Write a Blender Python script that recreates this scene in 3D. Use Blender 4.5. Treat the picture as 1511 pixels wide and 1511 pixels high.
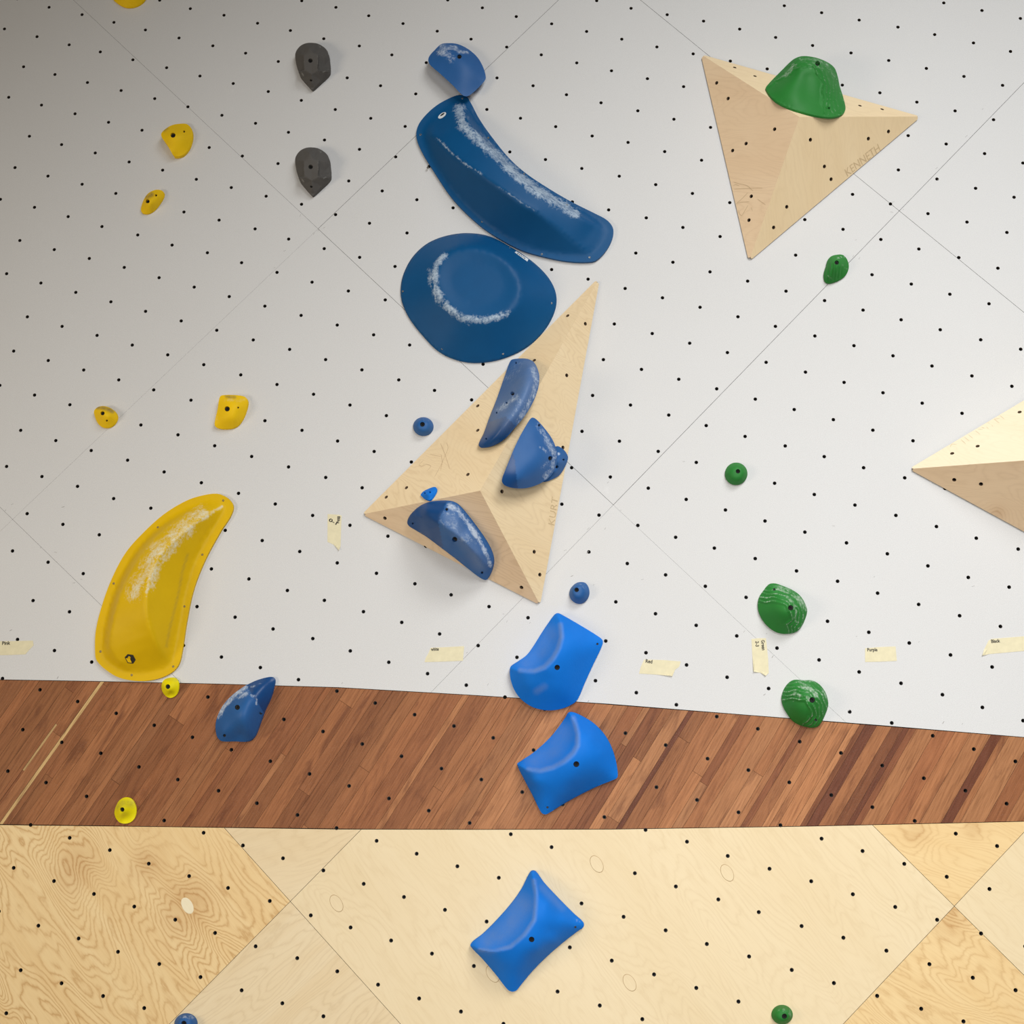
import bpy, bmesh, math, random
import numpy as np
from mathutils import Vector, Matrix
from mathutils.geometry import delaunay_2d_cdt

scene = bpy.context.scene
for o in list(bpy.data.objects):
    bpy.data.objects.remove(o, do_unlink=True)
COL = scene.collection
random.seed(7)
rng = np.random.RandomState(11)

# ------------------------------------------------------------------ camera
FPX, CX = 1741.0, 755.5
CAM = np.array([1.56247, -3.21506, 1.50197])
ROT = np.array([[0.9981145, 0.0517645, -0.0329836],
                [-0.043622, 0.2201856, -0.9744821],
                [-0.043181, 0.9740835, 0.2220285]])
cam_data = bpy.data.cameras.new('camera')
cam = bpy.data.objects.new('camera', cam_data)
COL.objects.link(cam)
cam_data.sensor_width = 36.0
cam_data.lens = 36.0 * FPX / 1511.0
cam_data.clip_start = 0.05
M3 = Matrix((ROT[0], -ROT[1], -ROT[2])).transposed()
cam.matrix_world = Matrix.Translation(CAM) @ M3.to_4x4()
scene.camera = cam

# ------------------------------------------------------------------ light
world = bpy.data.worlds.new('gym_air')
scene.world = world
world.use_nodes = True
world.node_tree.nodes['Background'].inputs[0].default_value = (1.0, 0.86, 0.68, 1)
world.node_tree.nodes['Background'].inputs[1].default_value = 0.055


def area_light(name, loc, target, sx, sy, power, color, spread=180):
    l = bpy.data.lights.new(name, 'AREA')
    l.shape = 'RECTANGLE'
    l.size, l.size_y = sx, sy
    l.energy = power
    l.color = color
    l.spread = math.radians(spread)
    o = bpy.data.objects.new(name, l)
    COL.objects.link(o)
    o.location = loc
    d = Vector(target) - Vector(loc)
    o.rotation_euler = d.to_track_quat('-Z', 'Y').to_euler()
    return o


#LIGHTS
area_light('ceiling_light', (3.6, -3.4, 5.4), (2.5, 0, 1.0), 2.0, 1.4, 33, (0.96, 0.985, 1.0), 85)
area_light('ceiling_light', (3.4, -5.6, 4.4), (2.5, 0, 1.6), 2.0, 1.4, 22, (0.96, 0.985, 1.0), 70)
area_light('low_fill_light', (-2.6, -3.0, 1.5), (0.8, 0, 2.2), 1.2, 1.2, 28, (1.0, 0.87, 0.68), 130)  # low light from the left, giving the shadows right of the holds
area_light('low_fill_light', (1.6, -5.5, 1.2), (1.8, 0, 0.9), 2.5, 1.5, 29, (1.0, 0.985, 0.97), 90)  # added soft fill low in front, standing for bounced light
#END

scene.view_settings.view_transform = 'Standard'
scene.view_settings.look = 'None'
scene.view_settings.gamma = 1.0
scene.view_settings.use_curve_mapping = False
scene.view_settings.exposure = 0.06


# ------------------------------------------------------------------ geometry helpers
def ray(u, v):
    return np.array([(u - CX) / FPX, (v - CX) / FPX, 1.0]) @ ROT


class Plane:
    """a mounting surface: origin, unit normal; lift() gives the point seen at (u,v) that stands h off it"""
    def __init__(self, p, n):
        self.p = np.array(p, float)
        self.n = np.array(n, float) / np.linalg.norm(n)

    def lift(self, u, v, h=0.0):
        d = ray(u, v)
        t = (h - (CAM - self.p) @ self.n) / (d @ self.n)
        return CAM + d * t


WALL = Plane((0, 0, 0), (0, -1, 0))


def wxz(u, v):
    p = WALL.lift(u, v)
    return np.array([p[0], p[2]])


def link(o, parent=None):
    COL.objects.link(o)
    if parent is not None:
        o.parent = parent
        o.matrix_parent_inverse = Matrix.Translation(parent.location).inverted()
    return o


def mesh_obj(name, verts, faces, mat, parent=None, origin=None, smooth=False, sharp=None, side=None):
    verts = np.asarray(verts, float)
    if origin is None:
        origin = verts.mean(0)
    me = bpy.data.meshes.new(name)
    me.from_pydata([tuple(v) for v in (verts - origin)], [], [tuple(map(int, f)) for f in faces])
    me.update()
    if smooth:
        me.polygons.foreach_set('use_smooth', [True] * len(me.polygons))
        if sharp is not None:
            me.set_sharp_from_angle(angle=math.radians(sharp))
    if mat is not None:
        me.materials.append(mat)
    if side is not None:
        me.materials.append(side)
        mi = np.zeros(len(me.polygons), int)
        mi[plate.n_front:] = 1
        me.polygons.foreach_set('material_index', mi)
    o = bpy.data.objects.new(name, me)
    o.location = Vector(origin)
    return link(o, parent)


def empty(name, loc):
    o = bpy.data.objects.new(name, None)
    o.location = Vector(loc)
    o.empty_display_size = 0.05
    return link(o)


def tag(o, label=None, cat=None, group=None, kind=None):
    if label:
        o['label'] = label
    if cat:
        o['category'] = cat
    if group:
        o['group'] = group
    if kind:
        o['kind'] = kind
    return o


def catmull(pts, closed=True, step=2.5):
    """resample a polyline through pts ((u,v,h) rows) with a Catmull-Rom spline"""
    P = np.array(pts, float)
    n = len(P)
    out = []
    rngk = range(n) if closed else range(n - 1)
    for i in rngk:
        if closed:
            a, b, c, d = P[(i - 1) % n], P[i], P[(i + 1) % n], P[(i + 2) % n]
        else:
            a, b, c, d = P[max(i - 1, 0)], P[i], P[i + 1], P[min(i + 2, n - 1)]
        L = np.linalg.norm((c - b)[:2])
        k = max(1, int(round(L / step)))
        # centripetal-ish: damp tangents by neighbour lengths
        la, lc = np.linalg.norm((b - a)[:2]) + 1e-6, np.linalg.norm((d - c)[:2]) + 1e-6
        m1 = (c - a) / (L + la) * L
        m2 = (d - b) / (L + lc) * L
        for j in range(k):
            t = j / k
            out.append((2 * t**3 - 3 * t**2 + 1) * b + (t**3 - 2 * t**2 + t) * m1 + (-2 * t**3 + 3 * t**2) * c + (t**3 - t**2) * m2)
    if not closed:
        out.append(P[-1])
    return np.array(out)


def inside(poly, q):
    """even-odd test, vectorised: poly (n,2), q (m,2)"""
    x, y = q[:, 0], q[:, 1]
    r = np.zeros(len(q), bool)
    px, py = poly[:, 0], poly[:, 1]
    j = len(poly) - 1
    for i in range(len(poly)):
        c = ((py[i] > y) != (py[j] > y))
        with np.errstate(divide='ignore', invalid='ignore'):
            xx = (px[j] - px[i]) * (y - py[i]) / (py[j] - py[i] + 1e-30) + px[i]
        r ^= c & (x < xx)
        j = i
    return r


def seg_dist(poly, q, closed=False):
    """distance from each q to a polyline"""
    A = poly if closed else poly[:-1]
    B = np.roll(poly, -1, 0) if closed else poly[1:]
    d = np.full(len(q), 1e9)
    for a, b in zip(A, B):
        ab = b - a
        t = np.clip(((q - a) @ ab) / (ab @ ab + 1e-12), 0, 1)
        d = np.minimum(d, np.linalg.norm(q - (a + t[:, None] * ab), axis=1))
    return d


def tps(P, h, Q, reg=0.0):
    P = np.array(P, float)
    n = len(P)
    sc = 50.0
    p = P / sc

    def ker(r2):
        return np.where(r2 > 1e-14, 0.5 * r2 * np.log(np.maximum(r2, 1e-14)), 0.0)
    K = ker(((p[:, None] - p[None]) ** 2).sum(-1)) + reg * np.eye(n)
    T = np.c_[np.ones(n), p]
    A = np.block([[K, T], [T.T, np.zeros((3, 3))]])
    w = np.linalg.solve(A + 1e-10 * np.eye(n + 3), np.r_[h, np.zeros(3)])
    q = np.array(Q, float) / sc
    return ker(((q[:, None] - p[None]) ** 2).sum(-1)) @ w[:n] + np.c_[np.ones(len(q)), q] @ w[n:]


def lin_interp(P, h, edges, Q):
    """piecewise-linear interpolation on a constrained triangulation of P"""
    vs, es, fs, ov, oe, of = delaunay_2d_cdt([Vector(p) for p in P], edges, [], 0, 1e-4)
    V = np.array([tuple(v) for v in vs])
    H = np.zeros(len(V))
    for k, o in enumerate(ov):
        if o:
            H[k] = h[o[0]]
        else:
            d = np.linalg.norm(np.array(P) - V[k], axis=1)
            H[k] = h[d.argmin()]
    out = np.full(len(Q), np.nan)
    for f in fs:
        a, b, c = [V[i] for i in f]
        M = np.array([b - a, c - a]).T
        det = np.linalg.det(M)
        if abs(det) < 1e-9:
            continue
        lo, hi = np.minimum(np.minimum(a, b), c) - 1e-6, np.maximum(np.maximum(a, b), c) + 1e-6
        idx = np.where(((Q >= lo) & (Q <= hi)).all(1) & np.isnan(out))[0]
        if not len(idx):
            continue
        st = (Q[idx] - a) @ np.linalg.inv(M).T
        ok = (st[:, 0] >= -1e-5) & (st[:, 1] >= -1e-5) & (st.sum(1) <= 1 + 1e-5)
        hh = H[f[0]] + st[:, 0] * (H[f[1]] - H[f[0]]) + st[:, 1] * (H[f[2]] - H[f[0]])
        out[idx[ok]] = hh[ok]
    bad = np.isnan(out)
    if bad.any():
        PP = np.array(P)
        for i in np.where(bad)[0]:
            out[i] = h[np.linalg.norm(PP - Q[i], axis=1).argmin()]
    return out


# ------------------------------------------------------------------ materials
def new_mat(name):
    m = bpy.data.materials.new(name)
    m.use_nodes = True
    nt = m.node_tree
    b = nt.nodes['Principled BSDF']
    return m, nt, b


def N(nt, t, **kw):
    n = nt.nodes.new(t)
    for k, v in kw.items():
        setattr(n, k, v)
    return n


def ramp(nt, fac, stops):
    r = N(nt, 'ShaderNodeValToRGB')
    e = r.color_ramp.elements
    while len(e) < len(stops):
        e.new(0.5)
    for el, (p, c) in zip(e, stops):
        el.position = p
        el.color = c if len(c) == 4 else (*c, 1)
    nt.links.new(fac, r.inputs[0])
    return r


def mixc(nt, fac, a, b, mode='MIX'):
    m = N(nt, 'ShaderNodeMix', data_type='RGBA', blend_type=mode)
    L = nt.links.new
    for s, i in ((fac, 0), (a, 6), (b, 7)):
        if hasattr(s, 'links'):
            L(s, m.inputs[i])
        else:
            m.inputs[i].default_value = s if i == 0 else ((*s, 1) if len(s) == 3 else s)
    return m.outputs[2]


def noise(nt, vec, scale, detail=3, rough=0.55, dist=0.0):
    n = N(nt, 'ShaderNodeTexNoise')
    n.inputs['Scale'].default_value = scale
    n.inputs['Detail'].default_value = detail
    n.inputs['Roughness'].default_value = rough
    n.inputs['Distortion'].default_value = dist
    if vec is not None:
        nt.links.new(vec, n.inputs['Vector'])
    return n.outputs['Fac']


def mapping(nt, scale=(1, 1, 1), rot=(0, 0, 0), loc=(0, 0, 0), src='Object', geo=False):
    if geo:
        tc = N(nt, 'ShaderNodeNewGeometry').outputs['Position']
    else:
        tc = N(nt, 'ShaderNodeTexCoord').outputs[src]
    m = N(nt, 'ShaderNodeMapping')
    m.inputs['Scale'].default_value = scale
    m.inputs['Rotation'].default_value = rot
    m.inputs['Location'].default_value = loc
    nt.links.new(tc, m.inputs['Vector'])
    return m.outputs[0]


def bump(nt, b, h, strength, dist):
    n = N(nt, 'ShaderNodeBump')
    n.inputs['Strength'].default_value = strength
    n.inputs['Distance'].default_value = dist
    nt.links.new(h, n.inputs['Height'])
    nt.links.new(n.outputs[0], b.inputs['Normal'])


def math_n(nt, op, a, b=0.0, clamp=False):
    n = N(nt, 'ShaderNodeMath', operation=op, use_clamp=clamp)
    for i, s in enumerate((a, b)):
        if hasattr(s, 'links'):
            nt.links.new(s, n.inputs[i])
        else:
            n.inputs[i].default_value = s
    return n.outputs[0]


def hold_mat(name, base, dark, rough=0.55, grain=0.0012, chalk=(0.62, 0.68, 0.74), coat=0.0, spec=0.4, dirt=0.3):
    """moulded plastic or fibreglass: base colour, 'smooth' zones without grip texture, 'chalk' stains, 'wear' grime"""
    m, nt, b = new_mat(name)
    L = nt.links.new
    v = mapping(nt)
    n1 = noise(nt, v, 22, 4)
    n2 = noise(nt, v, 260, 3, 0.7)
    n3 = noise(nt, v, 90, 5, 0.75)
    c = mixc(nt, math_n(nt, 'MULTIPLY', n1, 0.5), base, dark)
    sm = N(nt, 'ShaderNodeAttribute', attribute_name='smooth_zone').outputs['Fac']
    c = mixc(nt, math_n(nt, 'MULTIPLY', sm, 0.9), c, tuple(x * 0.8 for x in dark))
    ch = N(nt, 'ShaderNodeAttribute', attribute_name='chalk').outputs['Fac']
    # chalk lies in patches and breaks up in a fine grain
    n4 = noise(nt, v, 38, 3, 0.6, 0.5)
    n5 = noise(nt, v, 150, 4, 0.7, 0.3)
    mott = math_n(nt, 'ADD', math_n(nt, 'MULTIPLY', n4, 0.45), math_n(nt, 'MULTIPLY', n5, 0.55))
    lo = math_n(nt, 'SUBTRACT', 0.60, math_n(nt, 'MULTIPLY', ch, 0.26))
    k = math_n(nt, 'MULTIPLY', math_n(nt, 'SUBTRACT', mott, lo), 5.0, True)
    k = math_n(nt, 'MULTIPLY', k, math_n(nt, 'MULTIPLY', ch, 1.7, True))
    k = math_n(nt, 'MULTIPLY', k, math_n(nt, 'ADD', math_n(nt, 'MULTIPLY', n2, 1.0), 0.35), True)
    c = mixc(nt, k, c, chalk)
    hz = N(nt, 'ShaderNodeAttribute', attribute_name='haze').outputs['Fac']
    hz = math_n(nt, 'MULTIPLY', hz, math_n(nt, 'ADD', math_n(nt, 'MULTIPLY', n2, 0.5), math_n(nt, 'MULTIPLY', n1, 0.6)), True)
    c = mixc(nt, hz, c, tuple(x * 0.72 for x in chalk))
    we = N(nt, 'ShaderNodeAttribute', attribute_name='wear').outputs['Fac']
    w = math_n(nt, 'MULTIPLY', we, math_n(nt, 'ADD', math_n(nt, 'MULTIPLY', n3, 1.6), -0.2), True)
    c = mixc(nt, w, c, (0.13, 0.11, 0.08))
    L(c, b.inputs['Base Color'])
    r = math_n(nt, 'SUBTRACT', rough, math_n(nt, 'MULTIPLY', sm, rough * 0.30))
    r = math_n(nt, 'ADD', r, math_n(nt, 'MULTIPLY', k, 0.4), True)
    L(r, b.inputs['Roughness'])
    b.inputs['Coat Weight'].default_value = coat
    b.inputs['Coat Roughness'].default_value = 0.12
    b.inputs['Specular IOR Level'].default_value = spec
    bump(nt, b, n2, 0.35, grain)
    return m


def plain(name, col, rough=0.6, metal=0.0, bumpy=0):
    m, nt, b = new_mat(name)
    n = noise(nt, mapping(nt), 60, 3)
    c = mixc(nt, n, tuple(x * 0.85 for x in col), tuple(min(1, x * 1.1) for x in col))
    nt.links.new(c, b.inputs['Base Color'])
    b.inputs['Roughness'].default_value = rough
    b.inputs['Metallic'].default_value = metal
    if bumpy:
        bump(nt, b, n, 0.3, bumpy)
    return m


def ply_mat(name, light, mid, dark, angle, seed, figure=0.5, knots=(), loop=0.35, streak=0.0):
    """rotary-cut birch: wavering growth rings stretched along the grain, faint flecks, optional dark knots"""
    m, nt, b = new_mat(name)
    L = nt.links.new
    rot = mapping(nt, rot=(0, -math.radians(angle), 0), loc=(seed * 1.7, seed * .31, seed * 2.3))
    st = N(nt, 'ShaderNodeMapping')
    st.inputs['Scale'].default_value = (0.9, 1, 3.2)
    L(rot, st.inputs[0])
    big = noise(nt, st.outputs[0], 2.2, 2, 0.5, loop)
    warp = noise(nt, st.outputs[0], 9, 4, 0.6)
    field = math_n(nt, 'ADD', math_n(nt, 'MULTIPLY', big, 26.0), math_n(nt, 'MULTIPLY', warp, 2.4))
    glow = None
    for kx, kz, kr, ka in knots:
        # growth rings swirl round a knot, and the wood darkens close to it
        ds = N(nt, 'ShaderNodeVectorMath', operation='DISTANCE')
        L(N(nt, 'ShaderNodeNewGeometry').outputs['Position'], ds.inputs[0])
        ds.inputs[1].default_value = (kx, -0.02, kz)
        q = math_n(nt, 'DIVIDE', ds.outputs['Value'], kr)
        gss = math_n(nt, 'POWER', 2.718, math_n(nt, 'MULTIPLY', math_n(nt, 'MULTIPLY', q, q), -1.0))
        field = math_n(nt, 'ADD', field, math_n(nt, 'MULTIPLY', gss, ka))
        g2 = math_n(nt, 'POWER', gss, 3.0)
        glow = g2 if glow is None else math_n(nt, 'ADD', glow, g2)
    tri = math_n(nt, 'ABSOLUTE', math_n(nt, 'SUBTRACT', math_n(nt, 'FRACT', field), 0.5))
    ringv = math_n(nt, 'POWER', math_n(nt, 'MULTIPLY', tri, 2.0, True), 3.0)
    fst = N(nt, 'ShaderNodeMapping')
    fst.inputs['Scale'].default_value = (6, 1, 160)
    L(rot, fst.inputs[0])
    fleck = noise(nt, fst.outputs[0], 2.2, 3, 0.6)
    tone = noise(nt, st.outputs[0], 1.6, 3, 0.5, 0.4)
    if streak:
        sst = N(nt, 'ShaderNodeMapping')
        sst.inputs['Scale'].default_value = (0.6, 1, 9)
        L(rot, sst.inputs[0])
        tone = math_n(nt, 'ADD', math_n(nt, 'MULTIPLY', tone, 1 - streak), math_n(nt, 'MULTIPLY', noise(nt, sst.outputs[0], 2.4, 4, 0.6, 0.5), streak))
    c = mixc(nt, ramp(nt, tone, [(0.32, (0, 0, 0)), (0.68, (1, 1, 1))]).outputs[0], light, mid)
    fg = math_n(nt, 'MULTIPLY', ringv, math_n(nt, 'MULTIPLY', ramp(nt, noise(nt, rot, 3.1, 2), [(0.3, (0.25,) * 3), (0.62, (1,) * 3)]).outputs[0], figure))
    c = mixc(nt, fg, c, dark)
    c = mixc(nt, math_n(nt, 'MULTIPLY', ramp(nt, fleck, [(0.5, (0,) * 3), (0.8, (1,) * 3)]).outputs[0], 0.22), c, dark)
    if glow is not None:
        c = mixc(nt, math_n(nt, 'MULTIPLY', glow, math_n(nt, 'ADD', math_n(nt, 'MULTIPLY', ringv, 0.5), math_n(nt, 'MULTIPLY', warp, 0.7)), True), c, tuple(x * y for x, y in zip(dark, (0.85, 0.72, 0.6))))
    L(c, b.inputs['Base Color'])
    b.inputs['Roughness'].default_value = 0.48
    b.inputs['Specular IOR Level'].default_value = 0.3
    bump(nt, b, fleck, 0.12, 0.0006)
    return m


def white_mat():
    m, nt, b = new_mat('white_textured_paint')
    L = nt.links.new
    v = mapping(nt, geo=True)
    g1 = noise(nt, v, 520, 2, 0.8)
    g2 = noise(nt, v, 1.6, 4, 0.6)
    g3 = noise(nt, v, 7, 5, 0.7, 0.6)
    c = mixc(nt, g2, (0.735, 0.72, 0.70), (0.765, 0.757, 0.745))
    c = mixc(nt, ramp(nt, g1, [(0.35, (0,) * 3), (0.65, (1,) * 3)]).outputs[0], c, mixc(nt, 1.0, c, (0.87, 0.87, 0.87), 'MULTIPLY'))
    # chalk smudges and rubber scuffs, both sparse
    sm = ramp(nt, g3, [(0.70, (0,) * 3), (0.80, (1,) * 3)])
    c = mixc(nt, math_n(nt, 'MULTIPLY', sm.outputs[0], 0.4), c, (0.86, 0.85, 0.84))
    g4 = noise(nt, mapping(nt, geo=True, loc=(7, 3, 1)), 5, 6, 0.75, 0.8)
    sc = ramp(nt, g4, [(0.70, (0,) * 3), (0.82, (1,) * 3)])
    c = mixc(nt, math_n(nt, 'MULTIPLY', sc.outputs[0], 0.35), c, (0.42, 0.40, 0.38))
    L(c, b.inputs['Base Color'])
    b.inputs['Roughness'].default_value = 0.7
    b.inputs['Specular IOR Level'].default_value = 0.25
    bump(nt, b, g1, 0.35, 0.0012)
    return m


def plank_mat():
    m, nt, b = new_mat('hardwood_strip')
    L = nt.links.new
    oi = N(nt, 'ShaderNodeObjectInfo')
    off = N(nt, 'ShaderNodeVectorMath', operation='MULTIPLY_ADD')
    geo = N(nt, 'ShaderNodeNewGeometry').outputs['Position']
    comb = N(nt, 'ShaderNodeCombineXYZ')
    for i in range(3):
        L(math_n(nt, 'MULTIPLY', oi.outputs['Random'], 37.0 + i * 11), comb.inputs[i])
    add = N(nt, 'ShaderNodeVectorMath', operation='ADD')
    L(geo, add.inputs[0])
    L(comb.outputs[0], add.inputs[1])
    mp = N(nt, 'ShaderNodeMapping')
    mp.inputs['Rotation'].default_value = (0, math.radians(PLANK_ANGLE), 0)
    L(add.outputs[0], mp.inputs[0])
    s1 = N(nt, 'ShaderNodeMapping')
    s1.inputs['Scale'].default_value = (5, 1, 90)
    L(mp.outputs[0], s1.inputs[0])
    s2 = N(nt, 'ShaderNodeMapping')
    s2.inputs['Scale'].default_value = (2.2, 1, 9)
    L(mp.outputs[0], s2.inputs[0])
    f = noise(nt, s1.outputs[0], 2.5, 4, 0.65)
    p = noise(nt, s2.outputs[0], 2.6, 4, 0.6, 0.7)
    fine = noise(nt, geo, 420, 2, 0.7)
    c = mixc(nt, ramp(nt, f, [(0.3, (0.55, 0.5, 0.46)), (0.7, (1.15, 1.15, 1.15))]).outputs[0], (0, 0, 0), (1, 1, 1))
    c = mixc(nt, 1.0, oi.outputs['Color'], ramp(nt, f, [(0.30, (0.68, 0.63, 0.58)), (0.50, (1.0, 1.0, 1.0)), (0.72, (1.22, 1.25, 1.28))]).outputs[0], 'MULTIPLY')
    c = mixc(nt, math_n(nt, 'MULTIPLY', ramp(nt, p, [(0.56, (0,) * 3), (0.70, (1,) * 3)]).outputs[0], 0.60), c, (0.115, 0.032, 0.012))
    c = mixc(nt, math_n(nt, 'MULTIPLY', ramp(nt, fine, [(0.55, (0,) * 3), (0.75, (1,) * 3)]).outputs[0], 0.10), c, (0.75, 0.6, 0.5))
    L(c, b.inputs['Base Color'])
    b.inputs['Roughness'].default_value = 0.5
    b.inputs['Specular IOR Level'].default_value = 0.2
    bump(nt, b, f, 0.2, 0.0006)
    return m


PLANK_ANGLE = 57.5
MAT_WHITE = white_mat()
MAT_CORE = plain('shaded_plywood_core', (0.075, 0.052, 0.034), 0.9)  # dark colour stands for the shade inside holes and seams
MAT_EDGE = plain('shaded_plywood_edge', (0.20, 0.13, 0.075), 0.85)  # plywood edge darkened for the shadow line under the pyramids
MAT_BLACK = plain('dark_void', (0.012, 0.011, 0.010), 0.9)
MAT_STEEL = plain('black_steel', (0.022, 0.022, 0.024), 0.45, 0.6)
MAT_ZINC = plain('zinc_steel', (0.35, 0.33, 0.30), 0.35, 0.9)
MAT_BLUE_GLASS = hold_mat('blue_fibreglass', (0.001, 0.085, 0.240), (0.001, 0.060, 0.175), 0.50, 0.0002, (0.50, 0.60, 0.70), coat=0.0, spec=0.25)
MAT_BLUE = hold_mat('blue_moulded_plastic', (0.027, 0.128, 0.355), (0.010, 0.072, 0.245), 0.50, 0.0006, (0.55, 0.63, 0.74), spec=0.3)
MAT_BLUE_BRIGHT = hold_mat('bright_blue_moulded_plastic', (0.003, 0.195, 0.740), (0.002, 0.140, 0.560), 0.65, 0.0010, (0.36, 0.48, 0.74), spec=0.22)
MAT_YELLOW_GLASS = hold_mat('yellow_fibreglass', (0.800, 0.505, 0.002), (0.620, 0.370, 0.002), 0.50, 0.0006, (0.82, 0.76, 0.56), spec=0.22)
MAT_YELLOW = hold_mat('yellow_moulded_plastic', (0.960, 0.620, 0.006), (0.880, 0.520, 0.006), 0.60, 0.0006, (0.85, 0.70, 0.40), spec=0.2)
MAT_LEMON = hold_mat('lemon_moulded_plastic', (0.960, 0.860, 0.004), (0.860, 0.640, 0.004), 0.45, 0.0003, (0.62, 0.56, 0.28), spec=0.25)
MAT_GREEN = hold_mat('green_moulded_plastic', (0.026, 0.220, 0.034), (0.012, 0.140, 0.020), 0.55, 0.0003, (0.52, 0.62, 0.50), spec=0.25)
MAT_GREY = hold_mat('charcoal_moulded_plastic', (0.115, 0.106, 0.096), (0.075, 0.070, 0.067), 0.70, 0.0010, (0.34, 0.33, 0.31), spec=0.25)
MAT_TAPE = plain('cream_masking_tape', (0.80, 0.72, 0.48), 0.75, 0, 0.0006)
MAT_INK = plain('black_marker_ink', (0.03, 0.026, 0.018), 0.6)
MAT_STICKER = plain('white_vinyl_sticker', (0.80, 0.84, 0.86), 0.35)
MAT_CARVE = plain('lettering_brown', (0.66, 0.48, 0.27), 0.8)  # lettering colour, slightly darker than the birch
MAT_SCRATCH = plain('scratched_birch', (0.64, 0.46, 0.27), 0.8)
MAT_PLANK = plank_mat()


# ------------------------------------------------------------------ plates with real holes
def clip(poly, a, b, side, gap=0.0):
    """keep the part of poly on one side of the line a-b (2-D), set back by gap"""
    d = np.array(b) - np.array(a)
    n = np.array([-d[1], d[0]]) / np.linalg.norm(d) * side
    s = [(np.array(p) - a) @ n - gap for p in poly]
    out = []
    for i in range(len(poly)):
        j = (i + 1) % len(poly)
        if s[i] >= 0:
            out.append(np.array(poly[i]))
        if (s[i] >= 0) != (s[j] >= 0):
            t = s[i] / (s[i] - s[j])
            out.append(np.array(poly[i]) + t * (np.array(poly[j]) - np.array(poly[i])))
    return out


def plate(poly, holes, radius, depth, frame, seg=12):
    """flat board: 2-D outline cut through by round holes; returns verts, faces. frame(x, y, d) -> world point"""
    P = [Vector((p[0], p[1])) for p in poly]
    n0 = len(P)
    edges = [(i, (i + 1) % n0) for i in range(n0)]
    for hx, hy in holes:
        k = len(P)
        P += [Vector((hx + radius * math.cos(a), hy + radius * math.sin(a))) for a in np.linspace(0, 2 * math.pi, seg, endpoint=False)]
        edges += [(k + i, k + (i + 1) % seg) for i in range(seg)]
    vs, es, fs, ov, oe, of = delaunay_2d_cdt(P, edges, [], 0, 1e-6)
    va = np.array([tuple(v) for v in vs])
    cen = np.array([va[list(f)].mean(0) for f in fs])
    ok = inside(np.array([tuple(p) for p in P[:n0]]), cen)
    for hx, hy in holes:
        ok &= np.hypot(cen[:, 0] - hx, cen[:, 1] - hy) > radius * 0.965
    keep = [f for f, o in zip(fs, ok) if o]
    used = sorted({i for f in keep for i in f})
    idx = {v: k for k, v in enumerate(used)}
    V2 = [vs[i] for i in used]
    F = []
    for f in keep:
        a, b, c = [vs[i] for i in f]
        g = [idx[i] for i in f]
        if (b - a).cross(c - a) < 0:
            g.reverse()
        F.append(g)
    n = len(V2)
    verts = [frame(v.x, v.y, 0.0) for v in V2] + [frame(v.x, v.y, depth) for v in V2]
    cnt = {}
    for f in F:
        for i in range(3):
            cnt[(f[i], f[(i + 1) % 3])] = 1
    side = [(a, b) for (a, b) in cnt if (b, a) not in cnt]
    faces = F + [[b, a, a + n, b + n] for a, b in side]
    plate.n_front = len(F)
    return verts, faces


def wall_frame(y0=0.0):
    return lambda x, z, d: (x, y0 + d, z)


def near(holes, poly, pad):
    q = np.array(poly)
    lo, hi = q.min(0) - pad, q.max(0) + pad
    return [h for h in holes if lo[0] <= h[0] <= hi[0] and lo[1] <= h[1] <= hi[1]]


def orient(poly):
    a = sum(poly[i][0] * poly[(i + 1) % len(poly)][1] - poly[(i + 1) % len(poly)][0] * poly[i][1] for i in range(len(poly)))
    return list(poly) if a > 0 else list(poly)[::-1]


def t_nuts(holes, frame_pt, normal_axes, r0, r1, mat, parent, name='t_nut', ymax=None):
    """threaded steel sleeves sitting back inside the drilled holes, one joined part"""
    V, F = [], []
    e1, e2, n = normal_axes
    sg = 8
    for h in holes:
        c = np.array(frame_pt(*h))
        k = len(V)
        for r, d in ((r0, -0.007), (r1, -0.007), (r1, -0.016)):
            for a in np.linspace(0, 2 * math.pi, sg, endpoint=False):
                V.append(c + e1 * r * math.cos(a) + e2 * r * math.sin(a) + n * d)
        for ring in range(2):
            for i in range(sg):
                j = (i + 1) % sg
                F.append([k + ring * sg + i, k + ring * sg + j, k + (ring + 1) * sg + j, k + (ring + 1) * sg + i])
    if V:
        if ymax is not None:
            V = [np.array((p[0], min(p[1], ymax), p[2])) for p in V]
        o = mesh_obj(name, V, F, mat, parent)
        tag(o, kind='stuff')


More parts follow.
